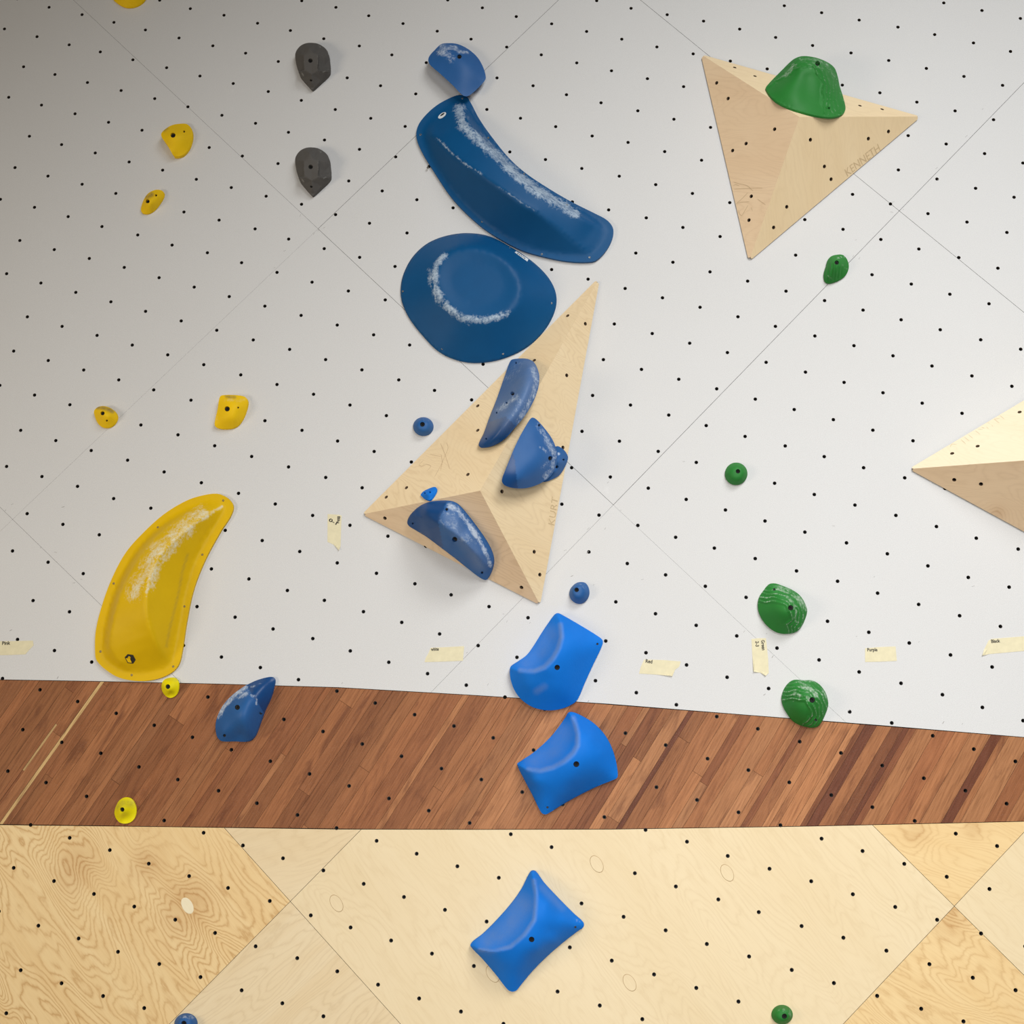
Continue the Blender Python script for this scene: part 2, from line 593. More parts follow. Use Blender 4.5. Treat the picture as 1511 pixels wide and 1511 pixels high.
# ------------------------------------------------------------------ the wall
HOLES="6,3940 114,3906 218,3871 320,3837 428,3801 536,3766 640,3733 -134,3872 -27,3837 78,3801 179,3769 284,3734 392,3699 498,3663 603,3630 713,3595 -64,3733 38,3699 143,3664 251,3629 358,3594 463,3559 570,3523 675,3489 -105,3629 1,3595 109,3558 216,3522 322,3488 533,3416 636,3381 -31,3490 72,3455 179,3420 286,3383 391,3349 496,3312 604,3278 711,3243 -70,3386 35,3351 143,3317 249,3280 461,3206 569,3173 679,3138 -109,3282 -1,3249 105,3212 211,3173 322,3139 428,3100 536,3069 640,3031 -40,3142 68,3106 177,3071 285,3036 362,3940 461,3903 569,3872 676,3836 815,3906 923,3875 1026,3838 1133,3803 1239,3769 1343,3734 1452,3699 1557,3665 780,3803 885,3767 996,3734 1097,3696 743,3697 958,3626 1061,3592 1169,3557 1381,3841 1485,3803 1419,3595 1528,3561 816,3558 921,3520 1030,3483 1135,3449 777,3452 888,3419 995,3381 1105,3349 746,3349 962,3278 1063,3239 1167,3204 1275,3171 819,3210 922,3170 1024,3136 1136,3098 781,3099 888,3062 994,3028 1099,2993 1385,3490 1486,3454 1450,3344 1628,3524 1731,3490 1840,3456 1591,3419 1699,3381 1805,3353 1556,3312 1663,3276 1773,3244 1630,3169 1736,3137 1845,3105 1808,2995 1560,2957 1665,2921 1771,2886 1734,2778 1697,2671 1069,2889 1139,2745 1034,2782 999,2676 1106,2640 1209,2603 1315,2569 1069,2534 1033,2429 1139,2393 998,2324 1070,2181 1037,2077 1144,2043 1244,2008 1348,1971 1661,2565 1626,2460 1730,2426 1592,2355 1699,2323 1560,2251 1662,2215 1629,2112 1696,1970 388,2646 499,2609 751,2644 858,2609 354,2541 464,2506 572,2468 680,2431 787,2395 894,2359 717,2536 825,2502 928,2465 211,2471 319,2437 427,2397 536,2360 644,2324 750,2288 857,2250 176,2366 283,2325 392,2292 246,2221 205,2111 714,2184 821,2148 927,2111 571,2109 678,2076 787,2039 891,2007 533,2004 641,1970 748,1933 859,1902 605,1861 714,1828 820,1791 241,1861 2082,2423 2191,2390 2296,2354 2401,2317 2510,2283 2544,2388 2153,2284 2259,2247 2367,2212 2475,2178 2581,2142 2684,2105 2792,2070 2012,2214 2118,2178 2224,2142 2334,2107 2441,2072 2546,2034 2650,1998 2755,1967 1974,2108 2083,2074 2192,2035 2300,2002 2404,1965 2510,1930 2615,1895 2719,1862 2050,1968 2263,1894 2370,1860 2474,1827 2579,1791 2684,1755 2017,1864 2122,1827 2231,1791 2334,1755 2441,1721 2546,1687 2646,1650 2747,1612 1983,1754 2091,1720 2299,1651 2406,1618 2305,3783 2415,3751 2525,3718 2638,3686 2744,3653 2855,3617 2960,3581 2783,3759 2893,3725 3003,3690 2270,3676 2378,3641 2490,3608 2599,3575 2707,3541 2814,3507 2923,3470 2562,3469 2667,3431 2775,3395 2883,3359 2630,3323 2737,3289 2844,3251 2950,3214 2590,3214 2698,3178 2805,3142 2911,3107 2450,3144 2556,3107 2660,3070 2768,3037 2877,2998 2305,3072 2412,3035 2517,2997 2622,2961 2732,2928 2838,2889 2269,2962 2481,2889 2589,2854 2694,2817 2800,2782 2232,2852 2339,2817 2445,2782 2549,2747 2655,2711 2193,2746 99,1790 207,1754 316,1718 423,1682 530,1646 638,1609 745,1575 852,1538 57,1683 168,1645 278,1612 385,1572 493,1535 605,1502 710,1466 820,1432 22,1573 130,1539 244,1499 459,1429 570,1753 781,1685 888,1649 1703,1616 1808,1581 1916,1542 2021,1509 2125,1474 2231,1438 2334,1404 2439,1366 1948,1651 2054,1615 2161,1578 2266,1545 2370,1509 2474,1473 2577,1438 2678,1402 1777,1473 1881,1437 1987,1402 2093,1366 2509,1581 2611,1543 2714,1508 94,1429 203,1392 314,1357 421,1319 531,1284 636,1251 748,1215 54,1319 166,1282 276,1246 386,1211 497,1175 604,1139 712,1103 822,1071 130,1170 240,1135 347,1099 458,1066 568,1031 677,996 89,1060 200,1025 312,991 567,1394 674,1358 782,1322 890,1288 857,1176 2540,1331 2641,1297 2196,1329 2298,1295 2401,1260 2505,1225 2609,1192 1848,1332 1951,1293 2056,1258 2160,1224 2263,1189 2367,1155 2469,1121 2575,1085 1708,1257 1812,1221 1919,1186 2020,1152 2126,1115 2229,1084 2334,1050 2438,1015 2542,980 2644,948 1673,1150 1779,1114 1882,1078 1987,1045 2092,1010 2195,976 2300,943 2406,910 2507,878 -631,4156 -525,4121 -561,4015 -596,3908 -632,3802 -382,4190 -419,4085 -454,3979 -490,3873 -526,3768 -561,3662 -599,3559 -636,3455 -276,4155 -312,4049 -348,3944 -383,3838 -420,3733 -456,3629 -494,3525 -531,3421 -567,3315 -603,3211 -640,3105 -170,4119 -205,4013 -241,3908 -277,3802 -314,3698 -350,3594 -389,3490 -425,3386 -461,3282 -498,3176 -533,3070 -569,2964 -604,2858 -640,2751 -28,4190 -64,4083 -99,3978 -171,3768 -209,3663 -245,3559 -282,3455 -319,3352 -356,3247 -392,3141 -427,3035 -463,2928 -498,2822 -534,2717 -569,2611 -605,2505 -640,2398 78,4154 42,4048 -139,3524 -176,3421 -214,3317 -250,3211 -286,3106 -321,2999 -357,2894 -392,2787 -428,2682 -463,2576 -498,2469 -534,2363 -570,2256 -611,2146 -646,2039 183,4118 148,4012 -144,3177 -180,3071 -215,2964 -251,2858 -286,2752 -321,2647 -355,2541 -392,2434 -427,2327 -464,2220 -504,2110 -541,2002 -578,1894 -614,1787 -649,1681 324,4189 289,4083 253,3977 -74,3036 -109,2929 -144,2823 -179,2718 -214,2612 -249,2506 -286,2398 -321,2292 -358,2185 -398,2075 -435,1967 -472,1859 -507,1752 -543,1645 -580,1537 -616,1430 -652,1321 429,4153 394,4047 33,3000 -2,2894 -37,2788 -72,2683 -107,2577 -143,2470 -179,2363 -215,2256 -254,2148 -293,2038 -329,1931 -365,1823 -401,1717 -437,1610 -474,1501 -510,1395 -546,1282 -581,1175 -616,1067 -652,958 535,4118 499,4012 141,2964 105,2858 69,2753 34,2648 -1,2542 -36,2435 -73,2328 -109,2221 -147,2112 -186,2003 -222,1895 -259,1788 -295,1681 -332,1573 -368,1466 -403,1359 -439,1246 -475,1138 -510,1029 -545,923 -581,816 -616,709 -651,603 675,4189 640,4083 604,3977 427,3453 356,3243 249,2928 212,2824 177,2718 141,2613 105,2506 70,2400 33,2292 -3,2185 -41,2077 -79,1968 -116,1860 -153,1753 -189,1646 -226,1537 -262,1430 -297,1319 -333,1209 -368,1103 -404,994 -439,887 -474,780 -509,674 -545,567 781,4156 745,4049 710,3943 392,2997 355,2892 319,2788 283,2682 247,2577 139,2256 102,2148 65,2040 27,1932 -9,1825 -47,1718 -83,1610 -120,1502 -155,1393 -191,1284 -227,1174 -262,1064 -298,958 -332,851 -368,744 -401,637 -437,530 886,4121 851,4014 499,2961 463,2856 426,2752 171,2004 134,1897 -13,1465 -50,1356 -85,1246 -121,1136 -156,1028 -191,921 -225,814 -260,707 -295,601 1027,4192 992,4086 957,3980 851,3662 605,2925 570,2821 534,2716 354,2184 315,2077 278,1968 21,1209 -15,1099 -50,991 -84,884 -118,778 -154,672 -189,566 1133,4158 1098,4051 1063,3945 853,3314 747,2994 712,2889 679,2785 644,2679 608,2574 500,2254 463,2147 426,2039 388,1932 350,1825 57,955 23,849 -12,743 -47,636 -83,530 1240,4123 1204,4017 1168,3910 852,2957 820,2854 787,2750 608,2218 498,1897 461,1789 350,1464 166,919 131,813 95,707 59,601 1380,4194 1345,4088 1309,3982 1274,3876 1203,3662 960,2923 927,2818 893,2713 275,885 238,778 202,672 167,566 1486,4159 1451,4053 1416,3947 1311,3629 1276,3523 1243,3416 1206,3311 964,2571 676,1719 422,959 384,851 348,744 313,638 274,531 1592,4124 1557,4017 1521,3911 1346,3382 1311,3276 1240,3063 1207,2958 1174,2852 963,2217 532,925 494,817 458,711 422,604 1734,4195 1699,4088 1663,3982 1628,3876 1593,3770 1415,3240 1381,3134 1346,3028 1313,2922 1281,2817 1245,2710 1175,2499 1105,2288 1000,1971 963,1864 926,1756 640,890 604,784 567,676 530,569 1841,4162 1805,4053 1770,3947 1735,3841 1699,3736 1664,3630 1522,3205 1488,3098 1453,2993 1419,2886 1386,2781 1351,2675 1280,2463 1245,2358 1212,2253 1177,2148 1106,1937 1069,1829 1031,1720 995,1612 959,1503 925,1395 784,962 748,855 712,749 676,642 638,535 1950,4132 1913,4023 1876,3917 1839,3807 1805,3702 1768,3596 1595,3064 1523,2850 1488,2744 1453,2638 1418,2532 1384,2426 1349,2321 1316,2219 1281,2113 1210,1901 1175,1794 1138,1685 1101,1576 1066,1467 1032,1359 997,1251 962,1143 927,1036 891,928 855,821 819,714 783,608 2095,4209 2059,4103 2022,3995 1986,3888 1948,3777 1910,3668 1875,3562 1701,3029 1629,2814 1592,2707 1556,2601 1520,2496 1486,2391 1451,2286 1418,2182 1385,2077 1315,1865 1280,1759 1244,1651 1208,1540 1172,1432 1138,1323 1103,1215 1068,1108 1033,1001 997,893 961,785 926,679 890,573 2201,4174 2165,4067 2130,3961 2094,3855 2057,3747 2018,3637 1982,3528 1946,3421 1912,3316 1879,3210 1522,2145 1488,2041 1454,1936 1420,1829 1384,1723 1349,1616 1314,1508 1280,1397 1245,1288 1210,1180 1174,1073 1139,965 1104,858 1068,751 1032,644 996,537 2307,4139 2272,4032 2236,3925 2200,3819 2164,3712 2128,3605 2090,3495 2053,3387 2019,3281 1985,3175 1950,3068 1914,2960 1877,2851 1841,2743 1804,2636 1767,2531 1592,2005 1558,1900 1523,1793 1490,1687 1456,1580 1422,1472 1388,1365 1353,1256 1318,1148 1282,1040 1246,931 1210,822 1174,716 1138,608 2451,4211 2414,4103 2378,3997 2342,3890 2236,3571 2200,3463 2162,3354 2128,3248 2092,3139 2056,3033 2019,2924 1983,2816 1946,2708 1908,2601 1873,2496 1837,2391 1803,2286 1768,2181 1733,2075 1663,1864 1630,1758 1596,1651 1562,1544 1528,1437 1494,1329 1460,1221 1424,1115 1389,1008 1354,899 1318,793 1282,684 1246,575 2561,4178 2525,4072 2487,3964 2451,3857 2344,3536 2309,3430 2272,3321 2235,3213 2199,3105 2162,2997 2125,2889 2089,2781 2051,2674 2013,2567 1976,2460 1941,2354 1906,2249 1870,2143 1836,2039 1802,1933 1770,1828 1738,1722 1669,1509 1636,1401 1601,1293 1566,1186 1531,1079 1495,973 1459,867 1424,760 1389,653 1353,544 2672,4146 2635,4039 2599,3933 2562,3825 2454,3502 2417,3395 2378,3285 2342,3178 2158,2639 2119,2531 2047,2319 1942,2003 1910,1897 1877,1791 1843,1686 1742,1365 1637,1044 1601,937 1566,831 1530,725 1494,619 2819,4220 2781,4112 2746,4006 2710,3900 2673,3792 2524,3359 2485,3250 2375,2925 2302,2711 2266,2604 2225,2495 1743,1008 1707,902 1671,796 1636,689 1600,583 2926,4184 2891,4078 2855,3972 2819,3865 2409,2676 2371,2568 2331,2460 2157,1931 1848,973 1812,867 1776,760 1741,654 1706,548 3033,4149 2998,4043 2963,3937 2927,3831 2515,2640 2476,2532 2437,2424 2195,1685 1952,938 1916,832 1881,726 1846,619 3175,4220 3140,4114 3105,4008 3070,3902 3035,3796 2620,2604 2581,2496 2057,903 2021,798 1985,691 1950,585 3282,4185 3246,4078 3211,3972 3176,3866 3141,3760 3105,3653 3067,3545 3028,3434 2987,3323 2764,2675 2727,2569 2687,2461 2651,2354 2616,2248 2160,870 2125,764 2090,658 2054,551 3388,4149 3353,4043 3317,3937 3282,3830 3247,3724 3211,3617 3173,3508 3132,3397 3093,3287 3055,3178 3018,3071 2982,2963 2944,2854 2907,2747 2871,2641 2833,2533 2794,2425 2757,2318 2721,2212 2264,837 2229,731 2194,624 3530,4220 3494,4114 3459,4008 3423,3901 3388,3794 3352,3688 3317,3581 3277,3471 3238,3361 3199,3251 3161,3142 3124,3035 3088,2927 3051,2820 3015,2712 2977,2605 2940,2498 2900,2390 2862,2283 2827,2176 2369,804 2334,697 2298,590 3529,3865 3494,3759 3458,3652 3422,3544 3383,3435 3343,3325 3305,3216 3267,3107 3230,2999 3194,2892 3157,2785 3121,2677 3084,2570 3046,2462 3005,2354 2969,2247 2933,2141 2897,2035 2862,1930 2825,1825 2787,1719 2473,770 2438,663 2402,556 3525,3506 3489,3399 3449,3289 3410,3179 3373,3071 3337,2964 3300,2856 3264,2749 3228,2642 3191,2535 3151,2426 3112,2319 3075,2212 3039,2106 3004,2000 2968,1895 2930,1789 2893,1684 2856,1578 2820,1472 2785,1366 2749,1261 2715,1156 2681,1051 2612,841 2578,734 2543,628 3518,3144 3479,3035 3442,2927 3406,2821 3371,2714 3334,2607 3296,2499 3255,2391 3218,2283 3181,2177 3145,2071 3110,1965 3073,1860 3036,1754 2999,1649 2962,1542 2926,1437 2890,1331 2856,1226 2821,1122 2787,1017 2752,911 2718,805 2683,699 2649,592 3513,2785 3477,2679 3440,2571 3402,2463 3361,2355 3322,2248 3287,2142 3251,2036 3216,1930 3179,1825 3141,1719 3105,1613 3069,1507 3032,1401 2997,1296 2962,1192 2928,1086 2894,981 2858,875 2824,769 2789,663 2755,557 3507,2428 3468,2320 3429,2213 3393,2106 3358,2000 3320,1895 3285,1789 3248,1684 3211,1578 3174,1472 3139,1366 3103,1260 3069,1156 3034,1051 3000,946 2965,840 2931,734 2895,628 3499,2071 3462,1965 3427,1860 3391,1754 3354,1648 3317,1542 3280,1437 3244,1331 3209,1225 3175,1121 3140,1015 3106,910 3071,804 3036,698 3002,592 3496,1719 3460,1613 3424,1507 3386,1401 3351,1296 3315,1189 3281,1086 3247,980 3213,875 3177,769 3142,663 3108,557 3493,1366 3457,1260 3422,1156 3387,1050 3353,945 3319,840 3284,733 3248,627 3494,1015 3459,909 3425,804 3390,698 3354,592 3496,663 3461,556"
H_ALL = [tuple(int(x) / 1000 for x in s.split(',')) for s in HOLES.split()]
HOLE_R = 0.0052

XL, XR, ZB, ZT = -0.75, 3.75, 0.02, 4.30
# edge between white paint and hardwood, and between hardwood and birch
up_px = [(0, 1003), (150, 1005.5), (330, 1009.5), (500, 1014.5), (700, 1026), (900, 1039), (1100, 1055), (1300, 1070.5), (1511, 1088)]
lo_px = [(0, 1217), (250, 1220), (500, 1223.5), (700, 1224), (900, 1223.6), (1200, 1219), (1511, 1212)]


def ext(L):
    P = [wxz(*p) for p in L]
    a = P[0] + (P[0] - P[1]) / (P[0] - P[1])[0] * (XL - P[0][0])
    b = P[-1] + (P[-1] - P[-2]) / (P[-1] - P[-2])[0] * (XR - P[-1][0])
    return [a] + P + [b]


UP, LO = ext(up_px), ext(lo_px)
EG = 0.0008
white_poly = [np.array((XR, ZT)), np.array((XL, ZT))] + [p + (0, EG) for p in UP]
brown_poly = [p - (0, EG) for p in UP][::-1] + [p + (0, EG) for p in LO]
ply_poly = [np.array((XL, ZB)), np.array((XR, ZB))] + [p - (0, EG) for p in LO[::-1]]

wall = mesh_obj('wall_back', *plate([(XL, 0.0), (XR, 0.0), (XR, ZT), (XL, ZT)], [], .01, 0.03, wall_frame(0.0205)), MAT_BLACK, origin=(1.5, 0.02, 0))  # black backing colour stands for the shade deep in the holes
tag(wall, 'flat indoor climbing wall, white above, brown hardwood band, pale birch below', kind='structure')

fv, ff = plate([(-2.5, -7.0), (5.5, -7.0), (5.5, -0.005), (-2.5, -0.005)], [], .01, 0.06, lambda x, y, d: (x, y, -d))
floor_mat = plain('grey_crash_mat', (0.20, 0.21, 0.23), 0.8, 0, 0.002)
tag(mesh_obj('floor', fv, ff, floor_mat), 'grey padded landing mat below the wall', kind='structure')
EX, EZ, EN = np.array((1., 0, 0)), np.array((0, 0, 1.)), np.array((0, -1., 0))


def panel(poly, mat, y0=0.0, hole_test=None):
    poly = orient(poly)
    hs = near(H_ALL, poly, 0.006)
    v, f = plate(poly, hs, HOLE_R, 0.018, wall_frame(y0))
    o = mesh_obj('panel', v, f, mat, wall, side=MAT_CORE)
    pin = [h for h in hs if inside(np.array(poly), np.array([h]))[0]]
    t_nuts(pin, lambda x, z: (x, y0, z), (EX, EZ, EN), 0.0050, 0.0034, MAT_STEEL, o)
    return o


def lines(px):
    return [(wxz(*a), wxz(*b)) for a, b in px]


def cells(region, fam, gap):
    """cut a region along seam lines; gap(k, t) is the half width of seam k for a board lying at t along it"""
    parts = [(orient(region), [])]
    for k, (a, b) in enumerate(fam):
        nxt = []
        for p, sides in parts:
            for s in (1, -1):
                q = clip(p, a, b, s, 0.0)
                if len(q) > 2:
                    nxt.append((q, sides + [s]))
        parts = nxt
    out = []
    for p, sides in parts:
        c = np.mean(p, axis=0)
        q = p
        for k, ((a, b), s) in enumerate(zip(fam, sides)):
            d = b - a
            t = (c - a) @ d / (d @ d)
            q = clip(q, a, b, s, gap(k, t))
        out.append(q)
    return out


def white_gap(k, t):
    if k == 1:
        return 0.00012 if t < -0.05 else (0.00045 if t < 1.05 else 0.0002)
    if k == 3:
        return 0.00015 if t < 0 else 0.00045
    if k == 4:
        return 0.00025 if t < 0 else 0.0005
    return (0.0003, 0, 0.0005)[k]


white_lines = lines([((12, 760), (147, 891)), ((290, 170), (905, 745)), ((945, 0), (1328, 312)),
                     ((470, 337), (799, 24)), ((905, 745), (1509, 124))])
for poly in cells(white_poly, white_lines, white_gap):
    panel(poly, MAT_WHITE, 0.0)

PALE = ((0.87, 0.71, 0.455), (0.83, 0.66, 0.40), (0.64, 0.46, 0.24))
WARM = ((0.90, 0.675, 0.355), (0.83, 0.575, 0.270), (0.56, 0.310, 0.105))
SAND = ((0.86, 0.71, 0.47), (0.80, 0.62, 0.37), (0.60, 0.43, 0.23))
ply_lines = lines([((334, 1225), (591, 1511)), ((532, 1225), (250, 1511)), ((1290, 1220), (1511, 1439)), ((1511, 1228), (1250, 1505))])
ply_panels = []
for poly in cells(ply_poly, ply_lines, lambda k, t: 0.0005):
    c = np.mean([p for p in poly], axis=0)
    ply_panels.append((c, poly))
CPX = {'left': wxz(150, 1350), 'upper': wxz(430, 1260), 'bottom': wxz(420, 1450), 'centre': wxz(900, 1370),
       'rtop': wxz(1400, 1265), 'right': wxz(1485, 1330), 'rbot': wxz(1420, 1440)}
KN = lambda u, v, r, a: (*wxz(u, v), r, a)
PLY = {'left': (WARM, 50, 1.0, 0.80, [KN(114, 1281, .10, 7), KN(276, 1336, .11, 9), KN(215, 1275, .07, 4)], 0.5, 0.7), 'upper': (SAND, -12, 2.0, 0.28, [], 0.3, 0.3), 'bottom': (SAND, -38, 3.0, 0.36, [], 0.4, 0.5),
       'centre': (PALE, 52, 4.0, 0.24, [], 0.3, 0.3), 'rtop': (WARM, 20, 5.0, 0.40, [KN(1351, 1226, .06, 4), KN(1437, 1222, .05, 4)], 0.4, 0.3), 'right': (PALE, 46, 6.0, 0.30, [], 0.3, 0.5),
       'rbot': (WARM, 38, 7.0, 0.42, [KN(1402, 1356, .08, 4)], 0.5, 0.4)}
centre_panel = left_panel = None
for c, poly in ply_panels:
    key = None
    for k, q in CPX.items():
        if inside(np.array(poly), np.array([q]))[0]:
            key = k
    tone, ang, seed, fig, kn, lp, stk = PLY.get(key, (SAND, 45, 9.0 + c[0], 0.3, [], 0.4, 0.4))
    o = panel(poly, ply_mat('birch_' + (key or 'panel'), *tone, ang, seed, fig, kn, lp, stk), 0.0)
    if key == 'centre':
        centre_panel = o
    if key == 'left':
        left_panel = o


def patch(u, v, rx, ry, ang, mat, parent, label):
    """oval veneer plug let into the birch, edge just proud"""
    a = math.radians(ang)
    e = np.linspace(0, 2 * math.pi, 24, endpoint=False)
    V, k = [], 24
    for s, y in ((1.0, -0.0001), (0.93, -0.0007)):
        for t in e:
            x, z = rx * math.cos(t) * s, ry * math.sin(t) * s
            p = wxz(u + x * math.cos(a) - z * math.sin(a), v + x * math.sin(a) + z * math.cos(a))
            V.append((p[0], y, p[1]))
    F = [[i, (i + 1) % k, k + (i + 1) % k, k + i] for i in range(k)] + [list(range(k, 2 * k))]
    F = [f[::-1] for f in F]
    o = mesh_obj('patch', V, F, mat[0], parent)
    o.data.materials.append(mat[1])
    for p in o.data.polygons:
        p.material_index = 1 if len(p.vertices) == 4 else 0
    tag(o, label)


RIM = plain('plug_glue_line', (0.50, 0.34, 0.17), 0.7)
PLUGP = ply_mat('plug_veneer_plain', (0.87, 0.71, 0.455), (0.83, 0.66, 0.40), (0.66, 0.48, 0.26), 52, 14.0, 0.15)
PLUGB = ply_mat('plug_veneer_bright', (0.92, 0.82, 0.58), (0.90, 0.79, 0.55), (0.80, 0.65, 0.40), 52, 15.0, 0.1)
patch(276.5, 1336.5, 13, 8, 62, (PLUGB, PLUGB), left_panel, 'pale oval veneer plug')
for u, v in ((496.5, 1333), (880.5, 1275), (1073, 1288), (929, 1450), (727, 1437)):
    patch(u, v, 14, 8.5, 60, (PLUGP, RIM), centre_panel, 'oval veneer plug with a dark outline')

# hardwood strips laid on the slant
d0 = wxz(36, 1165) - wxz(148, 990)
d1 = wxz(900, 1202) - wxz(997, 1048)
d2 = wxz(1393, 1214) - wxz(1474, 1087)
dd = -(d0 / np.linalg.norm(d0) + d1 / np.linalg.norm(d1) + d2 / np.linalg.norm(d2))
dd /= np.linalg.norm(dd)
nn = np.array([dd[1], -dd[0]])
base = np.array([1.5, 1.75])
prng = random.Random(5)
brown = orient(brown_poly)
tvals = [(p - base) @ nn for p in brown]
t = min(tvals) + 0.001
pal_l = [(0.290, 0.104, 0.038), (0.255, 0.088, 0.032), (0.325, 0.124, 0.047), (0.205, 0.064, 0.022), (0.280, 0.104, 0.039), (0.310, 0.116, 0.042), (0.270, 0.096, 0.036)]
pal_r = [(0.43, 0.180, 0.072), (0.37, 0.148, 0.058), (0.48, 0.215, 0.092), (0.32, 0.118, 0.046), (0.41, 0.17, 0.068), (0.45, 0.195, 0.080), (0.39, 0.155, 0.060), (0.23, 0.078, 0.032)]
n_plank = 0
pale_t = [(wxz(92, 1085) - base) @ nn, (wxz(57, 1103) - base) @ nn] + [(wxz(*p) - base) @ nn for p in ((945, 1132), (985, 1100), (1236, 1140), (1291, 1147), (1424, 1152))]
dark_w = {2: 0.011, 3: 0.012, 4: 0.026, 5: 0.013, 6: 0.024}
DARK = (0.155, 0.048, 0.022)


def add_plank(t0, t1, s0, s1, col):
    global n_plank
    q = [base + nn * a + dd * b for a, b in ((t0, s0), (t1, s0), (t1, s1), (t0, s1))]
    q = orient(q)
    for i in range(len(brown)):
        a, b = brown[i], brown[(i + 1) % len(brown)]
        if len(q) < 3:
            return
        q = clip(q, a, b, 1, 0.0)
    if len(q) < 3:
        return
    A = abs(sum(q[i][0] * q[(i + 1) % len(q)][1] - q[(i + 1) % len(q)][0] * q[i][1] for i in range(len(q)))) / 2
    if A < 1e-5:
        return
    q2 = [q[0]]
    for p in q[1:]:
        if np.linalg.norm(p - q2[-1]) > 1e-4:
            q2.append(p)
    hs = near(H_ALL, q2, 0.006)
    y0 = prng.uniform(-0.0006, 0.0002)
    try:
        v, f = plate(orient(q2), hs, HOLE_R, 0.018, wall_frame(y0))
    except Exception as ex:
        print('plank failed', ex)
        return
    if not f:
        print('plank empty', q2)
        return
    o = mesh_obj('plank', v, f, MAT_PLANK, wall, side=MAT_CORE)
    o.color = (*col, 1)
    n_plank += 1


while t < max(tvals):
    w = prng.choice([0.016, 0.024, 0.030, 0.034, 0.036, 0.044, 0.052])
    special = None
    for pt in pale_t:
        if t - 0.001 <= pt < t + w:
            special = pt
    if special is not None and special - t > 0.0015:
        w = special - t
        special = None
    if special is not None:
        w = dark_w.get(pale_t.index(special), 0.009 if special == pale_t[0] else 0.006)
    fx = min(1, max(0, ((base + nn * t)[0] - 0.2) / 2.2))
    if special is not None:
        i = pale_t.index(special)
        if i == 0:
            add_plank(t, t + w - 0.0005, -2.6, 2.6, (0.62, 0.40, 0.17))
        elif i > 1:
            add_plank(t, t + w - 0.0005, -2.6, 2.6, DARK)
        else:
            m0, m1 = (wxz(36, 1138) - base) @ dd, (wxz(82, 1068) - base) @ dd
            add_plank(t, t + w - 0.0005, m0, m1, (0.58, 0.37, 0.16))
            add_plank(t, t + w - 0.0005, -2.6, m0 - 0.0005, pal_l[1])
            add_plank(t, t + w - 0.0005, m1 + 0.0005, 2.6, pal_l[2])
    else:
        s = -2.4 + prng.uniform(-0.5, 0)
        while s < 2.4:
            L = prng.uniform(0.22, 0.75) * (1 + 4.0 * fx)
            cl = prng.choice(pal_l)
            cr = prng.choice(pal_r)
            g = prng.uniform(0.85, 1.12)
            c = tuple((a * (1 - fx) + b * fx) * g for a, b in zip(cl, cr))
            add_plank(t, t + w - 0.0006, s, s + L - 0.0006, c)
            s += L
    t += w
bh = [h for h in H_ALL if inside(np.array(brown), np.array([h]))[0]]
t_nuts(bh, lambda x, z: (x, 0.0, z), (EX, EZ, EN), 0.0050, 0.0034, MAT_STEEL, wall)


# ------------------------------------------------------------------ climbing holds
def disc_part(name, c, n, r, h, mat, parent, hexs=True, seg=12):
    """screw or bolt head: domed rim with a hex recess"""
    n = np.array(n, float)
    e1 = np.cross(n, (0.3, 0.2, 0.9))
    e1 /= np.linalg.norm(e1)
    e2 = np.cross(n, e1)
    V, F = [], []
    rings = [(r, -h, seg), (r, 0, seg), (r * 0.82, h * .35, seg), (r * 0.48, h * .35, seg), (r * 0.42, -h * .6, seg)]
    for rr, dz, sg in rings:
        for i in range(sg):
            a = 2 * math.pi * i / sg
            f = 1.0
            if rr < r * 0.6 and hexs:
                f = math.cos(math.pi / 6) / math.cos((a % (math.pi / 3)) - math.pi / 6)
            V.append(np.array(c) + e1 * rr * f * math.cos(a) + e2 * rr * f * math.sin(a) + n * dz)
    for k in range(len(rings) - 1):
        for i in range(seg):
            j = (i + 1) % seg
            F.append([k * seg + i, k * seg + j, (k + 1) * seg + j, (k + 1) * seg + i])
    F.append([(len(rings) - 1) * seg + i for i in range(seg)])
    return mesh_obj(name, V, F, mat, parent)


